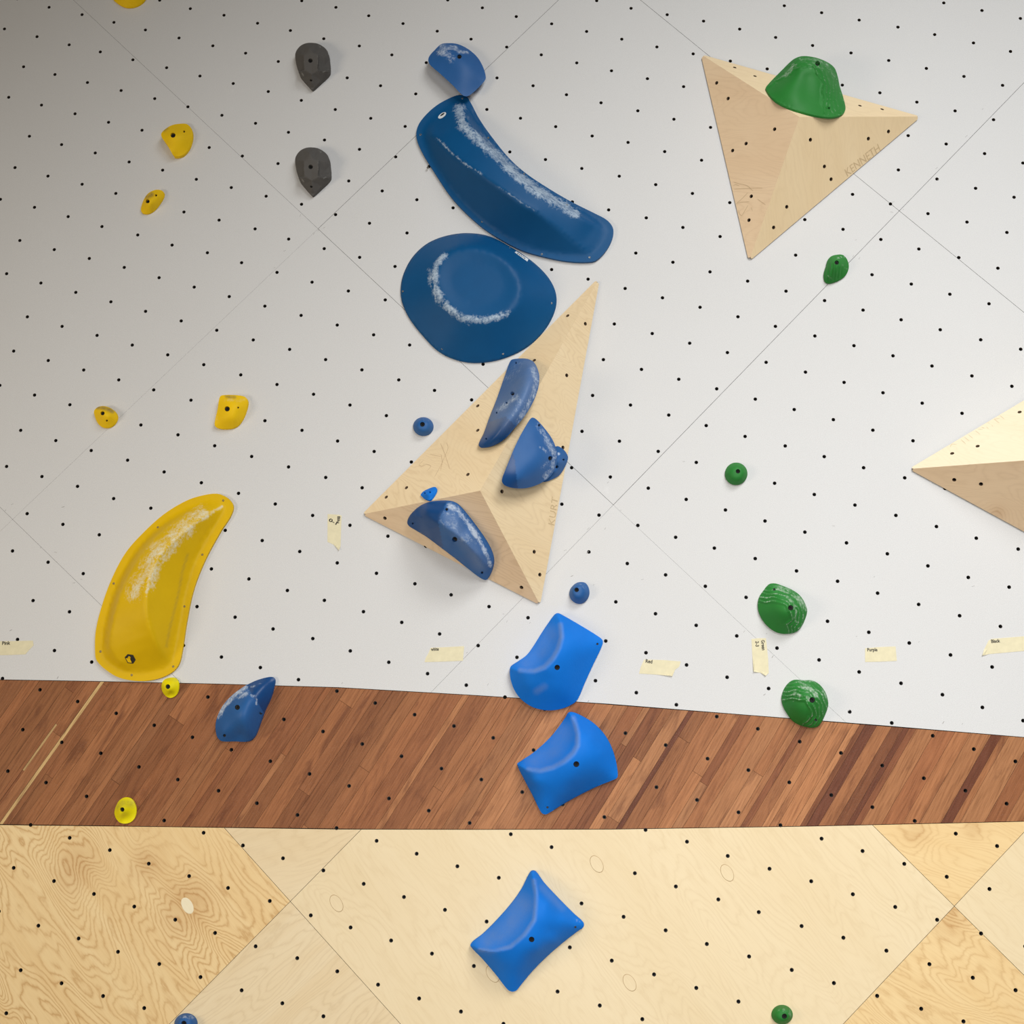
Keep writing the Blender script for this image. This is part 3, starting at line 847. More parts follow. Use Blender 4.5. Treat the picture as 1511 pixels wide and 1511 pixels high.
def hold(name, label, cat, outline, inner=(), ridges=(), mode='tps', mat=None, plane=WALL, step=2.0, relax=0,
         holes=(), chalk=(), smooth_zone=None, wear=(), disp=None, chalk_fn=None, haze=(), group=None, sharp=40, rough_pts=True, split=None, screws=(), undercut=0.0):
    """a moulded shape: closed outline of (u,v,h), loose points and ridge lines give the relief above its mounting plane.
    holes: (u,v,r_px,depth,'bolt'|'screw'|None) are cut through the skin and get a fixing set inside"""
    OL = catmull(outline, True, step)
    OL2 = OL[:, :2]
    rid = [catmull(r, False, 4.0) for r in ridges]
    # candidate interior points
    lo, hi = OL2.min(0), OL2.max(0)
    xs = np.arange(lo[0], hi[0] + step, step)
    ys = np.arange(lo[1], hi[1] + step, step * 0.866)
    G = np.array([(x + (step / 2 if k % 2 else 0), y) for k, y in enumerate(ys) for x in xs])
    G = G[inside(OL2, G)]
    G = G[seg_dist(OL2, G, True) > step * 0.55]
    circles = []
    for (u, v, r, dep, kind) in holes:
        sg = 14
        a = np.linspace(0, 2 * math.pi, sg, endpoint=False)
        circles.append(np.c_[u + r * np.cos(a), v + r * np.sin(a)])
        G = G[np.hypot(G[:, 0] - u, G[:, 1] - v) > r + step * 0.45]
    R2 = []
    for r in rid:
        rr = catmull(r, False, step)[:, :2]
        R2.append(rr)
        if mode == 'lin':
            G = G[seg_dist(rr, G) > step * 0.5]
            rr_in = rr[inside(OL2, rr)]
            for c in holes:
                rr_in = rr_in[np.hypot(rr_in[:, 0] - c[0], rr_in[:, 1] - c[1]) > c[2] + step * .4]
            G = np.r_[G, rr_in]
    nO = len(OL2)
    Q = np.r_[OL2, G] if len(G) else OL2
    ein = [(i, (i + 1) % nO) for i in range(nO)]
    for c in circles:
        k = len(Q)
        Q = np.r_[Q, c]
        ein += [(k + i, k + (i + 1) % len(c)) for i in range(len(c))]
    vs, es, fs, ov, oe, of = delaunay_2d_cdt([Vector(q) for q in Q], ein, [], 0, 1e-5)
    V2 = np.array([tuple(v) for v in vs])
    cen = np.array([V2[list(f)].mean(0) for f in fs])
    ok = inside(OL2, cen)
    for (u, v, r, dep, kind) in holes:
        ok &= np.hypot(cen[:, 0] - u, cen[:, 1] - v) > r * 0.97
    keep = [f for f, o in zip(fs, ok) if o]
    # heights
    if mode == 'tps':
        k = max(1, int(6 / step))
        P = [OL[::k]] + [r for r in rid] + ([np.array(inner, float)] if len(inner) else [])
        P = np.concatenate(P)
        # drop near duplicates
        sel = []
        for i, p in enumerate(P):
            if all(np.hypot(*(P[j][:2] - p[:2])) > 1.2 for j in sel):
                sel.append(i)
        P = P[sel]
        if split is None:
            Hh = tps(P[:, :2], P[:, 2], V2, 1e-4)
        else:
            # two surfaces meeting in a crease along the first ridge
            sp = np.array(split, float)
            rd = seg_dist(rid[0][:, :2], P[:, :2]) < 0.5
            pin = inside(sp, P[:, :2]) | (seg_dist(sp, P[:, :2], True) < 0.9)
            A_, B_ = P[pin | rd], P[~pin | rd]
            vin = inside(sp, V2)
            Hh = np.where(vin, tps(A_[:, :2], A_[:, 2], V2, 1e-4), tps(B_[:, :2], B_[:, 2], V2, 1e-4))
    else:
        P = [tuple(p) for p in OL]
        E = [(i, (i + 1) % nO) for i in range(nO)]
        for r in rid:
            k = len(P)
            P += [tuple(p) for p in r]
            E += [(k + i, k + i + 1) for i in range(len(r) - 1)]
        P += [tuple(p) for p in inner]
        P = np.array(P)
        Hh = lin_interp(P[:, :2], P[:, 2], E, V2)
    # boundary heights exactly from the outline
    bd = np.zeros(len(V2), bool)
    omap = {}
    for k, o in enumerate(ov):
        for q in o:
            if q < nO:
                Hh[k] = OL[q, 2]
                bd[k] = True
    # relaxation rounds hard creases
    if relax:
        nb = [set() for _ in V2]
        for f in keep:
            for i in range(3):
                nb[f[i]].add(f[(i + 1) % 3])
                nb[f[i]].add(f[(i - 1) % 3])
        nbl = [np.array(sorted(s), int) for s in nb]
        for _ in range(relax):
            H2 = Hh.copy()
            for i, s in enumerate(nbl):
                if len(s) and not bd[i]:
                    H2[i] = 0.4 * Hh[i] + 0.6 * Hh[s].mean()
            Hh = H2
    dist = seg_dist(OL2, V2, True)
    if disp is not None:
        Hh = Hh + np.where(bd, 0, disp(V2) * np.clip(dist / 4.0, 0, 1))
    Hh = np.maximum(Hh, 0.0012)
    used = sorted({i for f in keep for i in f})
    idx = {v: k for k, v in enumerate(used)}
    V2, Hh, dist = V2[used], Hh[used], dist[used]
    top = np.array([plane.lift(u, v, h) for (u, v), h in zip(V2, Hh)])
    F = []
    for f in keep:
        g = [idx[i] for i in f]
        a, b, c = V2[g[0]], V2[g[1]], V2[g[2]]
        # image v runs down: keep faces pointing at the viewer
        if (b[0] - a[0]) * (c[1] - a[1]) - (b[1] - a[1]) * (c[0] - a[0]) > 0:
            g.reverse()
        F.append(g)
    cnt = {}
    for f in F:
        for i in range(3):
            cnt[(f[i], f[(i + 1) % 3])] = 1
    side = [(a, b) for (a, b) in cnt if (b, a) not in cnt]
    verts = list(top)
    low = {}
    cc = np.array([(h[0], h[1]) for h in holes]) if len(holes) else np.zeros((0, 2))

    def lower(i):
        if i not in low:
            d = None
            for (u, v, r, dep, kind) in holes:
                if abs(np.hypot(V2[i, 0] - u, V2[i, 1] - v) - r) < 0.2:
                    d = min(dep, max(Hh[i] - 0.002, 0.001))
            low[i] = len(verts)
            if d is None and undercut:
                c_ = OL2.mean(0)
                uu, vv = V2[i] + (c_ - V2[i]) * undercut
                verts.append(plane.lift(uu, vv, 0.0006))
                return low[i]
            verts.append(top[i] - plane.n * (max(Hh[i] - 0.0006, 0.0003) if d is None else d))
        return low[i]
    fixed = []
    for a, b in side:
        F.append([b, a, lower(a), lower(b)])
    verts = np.array(verts)
    cen = OL2.mean(0)
    org = plane.lift(cen[0], cen[1], 0)
    o = mesh_obj(name, verts, F, mat, None, origin=org, smooth=True, sharp=sharp)
    me = o.data
    nv = len(verts)
    for an, spec in (('chalk', chalk), ('wear', wear), ('haze', haze)):
        A = np.zeros(nv)
        for line, width, amt in spec:
            lp = np.array(line, float)
            dd_ = seg_dist(lp, V2) if len(lp) > 1 else np.hypot(*(V2 - lp[0]).T)
            A[:len(V2)] = np.maximum(A[:len(V2)], amt * np.clip(1.25 - dd_ / width, 0, 1))
        if an == 'chalk' and chalk_fn is not None:
            A[:len(V2)] = np.maximum(A[:len(V2)], chalk_fn(V2))
        at = me.attributes.new(an, 'FLOAT', 'POINT')
        at.data.foreach_set('value', A)
    A = np.zeros(nv)
    if smooth_zone is not None:
        A[:len(V2)] = inside(np.array(smooth_zone, float), V2)
    at = me.attributes.new('smooth_zone', 'FLOAT', 'POINT')
    at.data.foreach_set('value', A)
    tag(o, label, cat, group)
    # fixings
    for (u, v, r, dep, kind) in holes:
        if kind is None:
            continue
        near_i = np.argsort(np.hypot(V2[:, 0] - u, V2[:, 1] - v))[:14]
        hm = float(np.mean(Hh[near_i]))
        d = min(dep, max(hm - 0.002, 0.001))
        c = plane.lift(u, v, hm) - plane.n * (min(d, 0.0075) - 0.0015)
        rad = r / FPX * np.linalg.norm(plane.lift(u, v, hm) - CAM)
        disc_part('bolt' if kind == 'bolt' else 'screw', c, plane.n, rad * 1.02, 0.003, MAT_BLACK if kind == 'bolt' else MAT_STEEL, o)
    for (u, v, r) in screws:
        near_i = np.argsort(np.hypot(V2[:, 0] - u, V2[:, 1] - v))[:4]
        hm = float(np.mean(Hh[near_i]))
        rad = r / FPX * np.linalg.norm(plane.lift(u, v, hm) - CAM)
        disc_part('screw', plane.lift(u, v, hm) + plane.n * 0.0004, plane.n, rad, 0.0015, MAT_ZINC, o)
    return o


def copy_tree(o, delta):
    c = o.copy()
    COL.objects.link(c)
    c.location = o.location + Vector(delta)
    for ch in o.children:
        d = ch.copy()
        COL.objects.link(d)
        d.parent = c
        d.matrix_parent_inverse = ch.matrix_parent_inverse.copy()
    return c


def setH(pts, h):
    return [(u, v, h) for u, v in pts]

# ------------------------------------------------------------------ wooden volumes
def tri_plane(a, b, c):
    n = np.cross(b - a, c - a)
    n /= np.linalg.norm(n)
    if n @ (CAM - a) < 0:
        n = -n
    return Plane(a, n)


def round_tri(P, radii, seg=5):
    """2-D triangle with individually rounded corners"""
    out = []
    for i in range(3):
        p, a, b = P[i], P[i - 1], P[(i + 1) % 3]
        r = radii[i]
        if r <= 0:
            out.append(p)
            continue
        da, db = (a - p) / np.linalg.norm(a - p), (b - p) / np.linalg.norm(b - p)
        half = math.acos(np.clip(da @ db, -1, 1)) / 2
        t = r / math.tan(half)
        ctr = p + (da + db) / np.linalg.norm(da + db) * (r / math.sin(half))
        p0, p1 = p + da * t, p + db * t
        a0 = math.atan2(*(p0 - ctr)[::-1])
        a1 = math.atan2(*(p1 - ctr)[::-1])
        dlt = (a1 - a0 + math.pi) % (2 * math.pi) - math.pi
        for k in range(seg + 1):
            an = a0 + dlt * k / seg
            out.append(ctr + r * np.array([math.cos(an), math.sin(an)]))
    return out


def volume(label, base_px, apex_px, H, faces, group=None, r_base=0.005):
    B = [WALL.lift(u, v, 0.004) for u, v in base_px]
    A = WALL.lift(*apex_px, H)
    ctr = np.mean(B, axis=0)
    root = empty('wooden_volume', (ctr[0], 0, ctr[2]))
    tag(root, label, 'volume', group)
    planes = []
    for (i, j, mat, hole_px) in faces:
        pl = tri_plane(B[i], B[j], A)
        e1 = (B[j] - B[i]) / np.linalg.norm(B[j] - B[i])
        e2 = np.cross(pl.n, e1)
        o0 = B[i]

        def to2(p, o0=o0, e1=e1, e2=e2):
            return np.array([(p - o0) @ e1, (p - o0) @ e2])

        def frame(x, y, d, o0=o0, e1=e1, e2=e2, n=pl.n):
            p = o0 + e1 * x + e2 * y - n * d
            p[1] = min(p[1], -0.0008)
            return p
        tri = [to2(B[i]), to2(B[j]), to2(A)]
        poly = round_tri(tri, [r_base, r_base, 0.0])
        poly = orient(poly)
        hs = [tuple(to2(pl.lift(u, v))) for u, v in hole_px]
        v, f = plate(poly, hs, 0.0055, 0.014, frame)
        face = mesh_obj('face_panel', v, f, mat, root, side=MAT_EDGE)
        t_nuts(hs, lambda x, y: o0 + e1 * x + e2 * y, (e1, e2, pl.n), 0.0053, 0.0034, MAT_STEEL, face, ymax=-0.0008)
        pl.panel = face
        planes.append(pl)
    return root, planes


def strokes(name, plane, lines_px, w, mat, parent, label=None, h=0.0003):
    """shallow cut or pencilled lines laid on a surface as one joined part"""
    V, F = [], []
    for L in lines_px:
        P = catmull([(u, v, 0) for u, v in L], False, 3.0)
        pts = np.array([plane.lift(p[0], p[1], h) for p in P])
        for k in range(len(pts)):
            tdir = pts[min(k + 1, len(pts) - 1)] - pts[max(k - 1, 0)]
            s = np.cross(plane.n, tdir / (np.linalg.norm(tdir) + 1e-9))
            ww = w * (0.5 if k in (0, len(pts) - 1) else 1.0)
            V += [pts[k] - s * ww / 2, pts[k] + s * ww / 2]
        b = len(V) - 2 * len(pts)
        for k in range(len(pts) - 1):
            F.append([b + 2 * k, b + 2 * k + 2, b + 2 * k + 3, b + 2 * k + 1])
    o = mesh_obj(name, V, F, mat, parent)
    tag(o, label, kind='stuff')
    return o


def text_on(name, s, plane, p0, p1, size, mat, parent, h=0.0004, stretch=None, thick=0.0003):
    """lettering whose baseline runs from pixel p0 towards p1"""
    a, b = plane.lift(*p0, h), plane.lift(*p1, h)
    x = (b - a) / np.linalg.norm(b - a)
    y = np.cross(plane.n, x)
    cu = bpy.data.curves.new(name, 'FONT')
    cu.body = s
    cu.size = size
    cu.extrude = 0.0
    cu.offset = 0.00035 if size < 0.02 else 0.0
    cu.resolution_u = 3
    tmp = bpy.data.objects.new(name, cu)
    COL.objects.link(tmp)
    bpy.context.view_layer.update()
    dg = bpy.context.evaluated_depsgraph_get()
    me = bpy.data.meshes.new_from_object(tmp.evaluated_get(dg))
    bpy.data.objects.remove(tmp)
    co = np.array([tuple(v.co) for v in me.vertices])
    wdt = co[:, 0].max() - co[:, 0].min()
    sx = np.linalg.norm(b - a) / wdt if stretch is None else stretch
    W = a + np.outer((co[:, 0] - co[:, 0].min()) * sx, x) + np.outer(co[:, 1], y)
    fc = [list(p.vertices) for p in me.polygons]
    bpy.data.meshes.remove(me)
    return mesh_obj(name, W, fc, mat, parent)


BIRCH_L = ((0.90, 0.715, 0.455), (0.85, 0.645, 0.385), (0.66, 0.46, 0.25))
BIRCH_SHADED = ((0.88, 0.665, 0.435), (0.82, 0.59, 0.37), (0.63, 0.42, 0.24))  # pinker, darker birch with the shade of dim faces painted in
v_k1 = ply_mat('volume_birch_dim', *BIRCH_SHADED, 30, 21, 0.30, [], 0.4)  # left face, its weaker light kept in the colour
v_k2 = ply_mat('volume_birch_plain', *BIRCH_L, 75, 22, 0.16, [], 0.2)
v_k3 = ply_mat('volume_birch_top', *BIRCH_L, 10, 23, 0.25, [], 0.3)
v_u1 = ply_mat('volume_birch_wavy', *BIRCH_L, 50, 24, 0.42, [], 0.6)
v_u2 = ply_mat('volume_birch_swirl', *BIRCH_L, 30, 25, 0.42, [], 0.8)
v_u3 = ply_mat('volume_birch_shade', *BIRCH_SHADED, 20, 26, 0.40, [], 0.5)  # lower face, shade mixed into the birch tone
v_r1 = ply_mat('volume_birch_lit', (0.92, 0.80, 0.58), (0.89, 0.75, 0.52), (0.74, 0.57, 0.36), 30, 27, 0.18, [], 0.4)  # paler birch, strong light on the upper face painted in
v_r2 = ply_mat('volume_birch_shaded_right', *BIRCH_SHADED, 12, 28, 0.35, [(*WALL.lift(1483, 752, .08)[[0, 2]], .035, 4)], 0.5)  # lower right face, coloured darker for its shade, plus a knot


def zk(L, ox, oy, s):
    return [(ox + x / s, oy + y / s) for x, y in L]


volA, plA = volume('large birch pyramid at upper right with a big green hold on its top face',
                   [(1034, 80), (1105, 386), (1359, 172)], (1179.5, 172.5), 0.155,
                   [(0, 1, v_k1, zk([(217, 311), (281, 398), (540, 569), (381, 649), (306, 688), (410, 943), (397, 1076)], 1000, 40, 3.7775)),
                    (1, 2, v_k2, zk([(740, 628), (1063, 622), (1175, 582), (818, 777), (855, 848), (608, 1002), (535, 1117)], 1000, 40, 3.7775)),
                    (2, 0, v_k3, zk([(318, 225), (431, 273), (1016, 438), (1140, 458)], 1000, 40, 3.7775))])
text_on('carved_lettering', 'KENNETH', plA[1], (1250.5, 260.5), (1299.5, 222.0), 0.034, MAT_CARVE, plA[1].panel)
strokes('scratch', plA[0], [zk(L, 1050, 250, 13.74) for L in (
    [(450, 400), (700, 385), (1030, 375)], [(440, 255), (560, 290), (720, 330), (840, 440)], [(500, 690), (620, 590), (735, 470)],
    [(500, 690), (620, 665), (765, 655)], [(540, 820), (570, 910), (610, 940), (660, 860), (740, 725)], [(800, 770), (830, 840)],
    [(930, 600), (1010, 660), (1095, 715)], [(440, 330), (480, 305), (560, 330)])], 0.0016, MAT_SCRATCH, plA[0].panel)

volB, plB = volume('tall birch pyramid in the middle carrying several dark blue holds',
                   [(886, 407), (534, 759), (797, 893)], (708.5, 724), 0.175,
                   [(0, 1, v_u1, zk([(960, 199), (811, 398), (559, 601), (559, 710), (515, 907), (241, 966), (151, 1008)], 520, 400, 3.0225)),
                    (1, 2, v_u3, zk([(145, 1102), (754, 1411), (322, 1233)], 520, 400, 3.0225)),
                    (2, 0, v_u2, zk([(1039, 235), (956, 465), (939, 787), (667, 983), (811, 1252), (836, 1354)], 520, 400, 3.0225))])
K_UL, K_LOW, K_R = plB
text_on('carved_lettering', 'KURT', K_R, (818.0, 775.5), (823.5, 735), 0.032, MAT_CARVE, K_R.panel)
strokes('scratch', K_UL, [zk(L, 600, 640, 12.59) for L in (
    [(630, 180), (680, 300), (730, 440), (800, 650)], [(740, 160), (770, 260), (700, 440), (650, 560), (520, 800)],
    [(440, 380), (540, 405), (640, 425)], [(320, 490), (230, 580), (280, 605), (370, 570), (450, 600), (380, 690)],
    [(640, 380), (660, 520), (630, 680)])], 0.0013, MAT_SCRATCH, K_UL.panel)

volC, plC = volume('birch pyramid cut off by the right edge, upper face toned bright as if lit, lower face as shaded',
                   [(1341, 692), (1672, 872), (1680, 490)], (1600, 673), 0.20,
                   [(0, 1, v_r2, [(1408, 708), (1447.5, 714.3), (1560, 780)]),
                    (1, 2, v_u2, [(1640, 740), (1640, 620)]),
                    (2, 0, v_r1, [(1405, 669), (1442.6, 658.3), (1504.5, 608), (1580, 640)])])
strokes('carved_stroke', plC[2], [zk(L, 1400, 590, 15.11) for L in (
    [(30, 1060), (70, 985), (180, 1000)], [(270, 880), (320, 930), (380, 985)], [(350, 830), (460, 920)], [(440, 780), (540, 860)],
    [(590, 685), (700, 770)], [(730, 605), (800, 640)], [(835, 600), (890, 645)], [(650, 660), (760, 655)], [(1010, 430), (1130, 520)],
    [(1140, 350), (1240, 430)], [(1020, 430), (1140, 410)], [(870, 500), (910, 525)], [(960, 560), (985, 600)])], 0.0013,
    plain('faint_groove', (0.66, 0.52, 0.32), 0.8), plC[2].panel)

# ------------------------------------------------------------------ large fibreglass shapes
CH = 'climbing hold'


def zz(L, ox, oy, s, h=None):
    if h is None:
        return [(ox + p[0] / s, oy + p[1] / s, p[2]) for p in L]
    return [(ox + p[0] / s, oy + p[1] / s, h) for p in L]


Z3 = (560, 120, 3.598)
banana_out = zz([(195, 285), (205, 235), (240, 185), (300, 130), (370, 90), (420, 73), (460, 80), (485, 115), (530, 200), (600, 300), (690, 410), (780, 490),
                 (900, 570), (1020, 640), (1140, 700), (1205, 735), (1238, 775), (1240, 820), (1215, 880), (1170, 935), (1130, 957), (1000, 955), (850, 925),
                 (740, 890), (620, 825), (540, 770), (440, 680), (370, 600), (290, 480), (240, 400), (205, 330)], *Z3, 0.009)
banana_base = zz([(232, 290), (250, 240), (300, 185), (370, 130), (425, 100), (452, 112), (500, 205), (570, 305), (665, 420), (760, 505), (880, 590), (1000, 665),
                  (1120, 730), (1185, 768), (1203, 800), (1180, 850), (1110, 915), (1000, 922), (850, 900), (745, 865), (640, 810), (560, 755), (460, 660),
                  (390, 580), (315, 470), (265, 385), (232, 290)], *Z3, 0.009)
banana_A = zz([(432, 122, .018), (468, 195, .055), (540, 300, .078), (630, 405, .090), (730, 495, .094), (850, 585, .087), (970, 658, .068), (1090, 724, .045),
               (1172, 770, .016)], *Z3)
banana_B = zz([(290, 285, .044), (400, 395, .082), (520, 480, .104), (650, 570, .112), (760, 648, .108), (840, 695, .096), (970, 800, .055), (1105, 912, .012)], *Z3)
c1 = [(p[0], p[1]) for p in zz([(425, 150, 0), (440, 230, 0), (500, 290, 0), (620, 390, 0), (730, 500, 0), (840, 585, 0), (960, 655, 0), (1040, 700, 0)], *Z3)]
c2 = [(p[0], p[1]) for p in zz([(305, 300, 0), (400, 395, 0), (470, 450, 0), (540, 490, 0)], *Z3)]
c3 = [(p[0], p[1]) for p in zz([(620, 555, 0), (720, 620, 0), (830, 690, 0)], *Z3)]
big1 = hold('climbing_hold', 'long curved glossy dark blue hold with chalk along its upper ridge', CH, banana_out, ridges=[banana_base, banana_A, banana_B], mode='lin',
            mat=MAT_BLUE_GLASS, step=3.0, relax=3, chalk=[(c1, 11, 0.92), (c2, 3.0, 0.70), (c3, 2.0, 0.55)], sharp=60,
            screws=[(p[0], p[1], 1.6) for p in zz([(440, 90, 0), (218, 283, 0), (256, 458, 0), (545, 745, 0), (1115, 935, 0), (993, 657, 0), (577, 300, 0), (767, 492, 0), (862, 918, 0)], *Z3)])

disc_out = zz([(112, 1110), (125, 1030), (170, 940), (240, 870), (320, 830), (420, 808), (510, 808), (590, 825), (680, 870), (790, 940), (870, 1010), (920, 1080), (940, 1150),
               (930, 1220), (890, 1300), (820, 1380), (730, 1440), (620, 1480), (500, 1493), (400, 1475), (310, 1430), (230, 1350), (160, 1260), (122, 1180)], *Z3, 0.006)
disc_rim = zz([(340, 925), (400, 892), (480, 880), (570, 895), (650, 935), (715, 1000), (745, 1070), (740, 1140), (700, 1210), (630, 1250), (540, 1265), (450, 1250), (370, 1195),
               (315, 1120), (298, 1040), (310, 970), (340, 925)], *Z3, 0.085)
disc_dish = zz([(400, 985), (480, 950), (570, 965), (640, 1010), (670, 1080), (640, 1150), (560, 1190), (470, 1175), (400, 1120), (375, 1050), (400, 985)], *Z3, 0.078)
arc = [(p[0], p[1]) for p in zz([(345, 925, 0), (305, 970, 0), (292, 1040, 0), (310, 1120, 0), (365, 1200, 0), (450, 1255, 0), (540, 1270, 0), (620, 1255, 0), (680, 1230, 0)], *Z3)]
arc2 = [(p[0], p[1]) for p in zz([(262, 1000, 0), (270, 1080, 0), (310, 1170, 0), (390, 1245, 0), (480, 1290, 0)], *Z3)]
big2 = hold('climbing_hold', 'round dark blue dished hold with a chalk arc on its rim', CH, disc_out, ridges=[disc_rim, disc_dish], mode='lin', mat=MAT_BLUE_GLASS, step=3.0,
            relax=5, chalk=[(arc, 7.0, 0.98), (arc2, 5.0, 0.66)], sharp=60,
            screws=[(p[0], p[1], 1.5) for p in zz([(913, 1178, 0), (656, 1447, 0), (333, 1420, 0), (690, 886, 0), (124, 1115, 0)], *Z3)])
Z6 = (100, 560, 3.0225)
yb_out = zz([(122, 1225), (125, 1120), (155, 1000), (200, 880), (260, 770), (340, 680), (430, 600), (530, 540), (610, 515), (670, 510), (715, 530), (738, 565), (725, 610), (680, 680),
             (610, 810), (560, 940), (530, 1080), (510, 1210), (495, 1270), (465, 1305), (400, 1335), (320, 1345), (230, 1330), (170, 1295), (130, 1255)], *Z6, 0.009)
yb_base = zz([(155, 1215), (170, 1100), (202, 980), (252, 860), (322, 750), (412, 660), (520, 592), (620, 547), (670, 548), (697, 570), (672, 620), (622, 700), (562, 820), (522, 950),
              (497, 1080), (472, 1200), (455, 1272), (380, 1300), (290, 1305), (210, 1275), (165, 1240), (155, 1215)], *Z6, 0.009)
yb_ridge = zz([(688, 566, .014), (600, 613, .050), (500, 690, .078), (410, 780, .098), (365, 880, .108), (350, 980, .110), (360, 1080, .098), (395, 1170, .068), (448, 1262, .014)], *Z6)
yb_sh = zz([(645, 556, .014), (520, 603, .036), (425, 668, .052), (340, 755, .062), (272, 862, .066), (222, 980, .068), (195, 1090, .060), (185, 1180, .045), (230, 1262, .030)], *Z6)
yc1 = [(p[0], p[1]) for p in zz([(600, 590, 0), (480, 680, 0), (390, 770, 0), (330, 870, 0), (290, 960, 0)], *Z6)]
yc2 = [(p[0], p[1]) for p in zz([(560, 660, 0), (470, 750, 0), (400, 830, 0), (375, 920, 0)], *Z6)]
yc3 = [(p[0], p[1]) for p in zz([(688, 566, 0), (500, 690, 0), (410, 780, 0), (365, 880, 0), (350, 970, 0)], *Z6)]
yw = [(p[0], p[1]) for p in zz([(535, 780, 0), (510, 860, 0), (495, 950, 0), (455, 1110, 0), (440, 1190, 0)], *Z6)]
big3 = hold('climbing_hold', 'large mustard yellow crescent hold with chalk on its ridge', CH, yb_out, ridges=[yb_base, yb_ridge, yb_sh], mode='lin', mat=MAT_YELLOW_GLASS,
            step=3.0, relax=2, chalk=[(yc1, 15, 0.74), (yc2, 10, 0.74), (yc3, 3.0, 0.85)], wear=[(yw, 2.2, 0.36)], sharp=50,
            screws=[(p[0], p[1], 1.6) for p in zz([(693, 540, 0), (402, 660, 0), (205, 910, 0), (146, 1213, 0), (285, 1318, 0), (470, 1280, 0), (520, 1012, 0), (600, 781, 0)], *Z6)])


def sticker(owner, poly_px, h, mat, name, label, hits=None):
    """thin decal following the hold's own surface: found by casting along the line of sight onto the moulding"""
    me = owner.data
    bm = bmesh.new()
    bm.from_mesh(me)
    from mathutils.bvhtree import BVHTree
    tree = BVHTree.FromBMesh(bm)
    off = np.array(owner.location)
    V = []
    for u, v in poly_px:
        d = Vector(ray(u, v)).normalized()
        hit, nrm, _, _ = tree.ray_cast(Vector(CAM - off), d)
        V.append(np.array(hit) + off + np.array(nrm) * h)
    bm.free()
    n = len(V)
    V2 = V + [np.array(V).mean(0)]
    F = [[(i + 1) % n, i, n] for i in range(n)]
    o = mesh_obj(name, V2, F, mat, owner)
    tag(o, label)
    return o


def oval(u, v, rx, ry, ang, n=18):
    a = math.radians(ang)
    return [(u + rx * math.cos(t) * math.cos(a) - ry * math.sin(t) * math.sin(a), v + rx * math.cos(t) * math.sin(a) + ry * math.sin(t) * math.cos(a))
            for t in np.linspace(0, 2 * math.pi, n, endpoint=False)]


sticker(big1, oval(652.5, 170.5, 7.0, 3.2, -36), 0.0006, MAT_STICKER, 'sticker', 'small white oval maker mark')
sticker(big1, oval(653, 169.2, 4.0, 1.1, -36), 0.0010, MAT_INK, 'sticker_print', None)
sticker(big2, [(759.3, 372.6), (761.5, 370.8), (779.8, 382.6), (778.0, 386.2)], 0.0006, MAT_STICKER, 'sticker', 'narrow white strip with tiny print')
for k in range(5):
    t = 0.2 + k * 0.135
    sticker(big2, [(760.4 + t * 18.3 + dx, 371.8 + t * 12.2 + dy) for dx, dy in ((-.8, -.7), (.6, -.2), (.9, 1.3), (-.5, .9))], 0.0010, MAT_INK, 'sticker_print', None)
hexp = [(170 + x / 30.22, 950 + y / 30.22) for x, y in ((425, 600), (560, 455), (805, 490), (915, 715), (800, 880), (555, 850))]
sticker(big3, hexp, 0.0007, MAT_INK, 'emblem', 'black hexagon emblem')
sticker(big3, [(170 + x / 30.22, 950 + y / 30.22) for x, y in ((480, 630), (670, 655), (745, 835), (580, 815))], 0.0012, MAT_YELLOW, 'emblem_face', 'yellow rhombus')

# ------------------------------------------------------------------ yellow holds
hold('climbing_hold', 'yellow rounded hold cut off by the top edge', CH,
     [(165, -8, .004), (167, -1, .005), (174, 5, .006), (182, 9.5, .006), (190, 11, .006), (200, 9.5, .006), (210, 4, .006), (216, -4, .006), (219, -16, .01), (212, -30, .015),
      (194, -38, .015), (174, -32, .012), (165, -20, .006)], [(192, -10, .034), (185, -4, .028), (200, -6, .028), (192, -24, .034)], mat=MAT_YELLOW,
     holes=[(190, -16, 3.6, .02, 'bolt')])
ZA = (190, 160, 8.89)
hold('climbing_hold', 'yellow shield shaped hold at upper left, below the hold at the top edge', CH,
     zz([(425, 330, .030), (500, 255, .022), (580, 215, .016), (680, 200, .012), (760, 205, .010), (815, 255, .008), (838, 340, .010), (815, 470, .010), (760, 570, .010), (690, 620, .012),
         (600, 625, .016), (560, 580, .026), (500, 470, .032), (440, 390, .034)], *ZA),
     zz([(580, 340, .044), (520, 400, .042), (640, 480, .034), (700, 330, .034), (760, 420, .024), (640, 570, .022)], *ZA), mat=MAT_YELLOW,
     holes=[(255.2, 199.4, 3.8, .022, 'bolt'), (271.6, 194, 1.6, .006, 'screw')], wear=[([(242, 193), (247, 189)], 2.5, .7)], chalk=[([(240, 204), (254, 226)], 2.5, .35)])
hold('climbing_hold', 'small yellow leaf shaped hold below the shield shaped one', CH,
     zz([(160, 1310, .008), (175, 1370, .006), (250, 1380, .006), (330, 1340, .006), (400, 1260, .006), (455, 1170, .006), (462, 1110, .008), (430, 1075, .012), (350, 1068, .014),
         (260, 1110, .016), (200, 1190, .014)], *ZA), zz([(250, 1215, .034), (330, 1200, .030), (260, 1290, .026), (390, 1140, .022)], *ZA), mat=MAT_YELLOW,
     holes=[(217.9, 296.9, 3.0, .02, 'bolt'), (230.2, 288.2, 1.7, .006, 'screw')], wear=[([(217, 291), (224, 287)], 4.0, .9)], step=1.6)
ZB_ = (120, 570, 5.596)
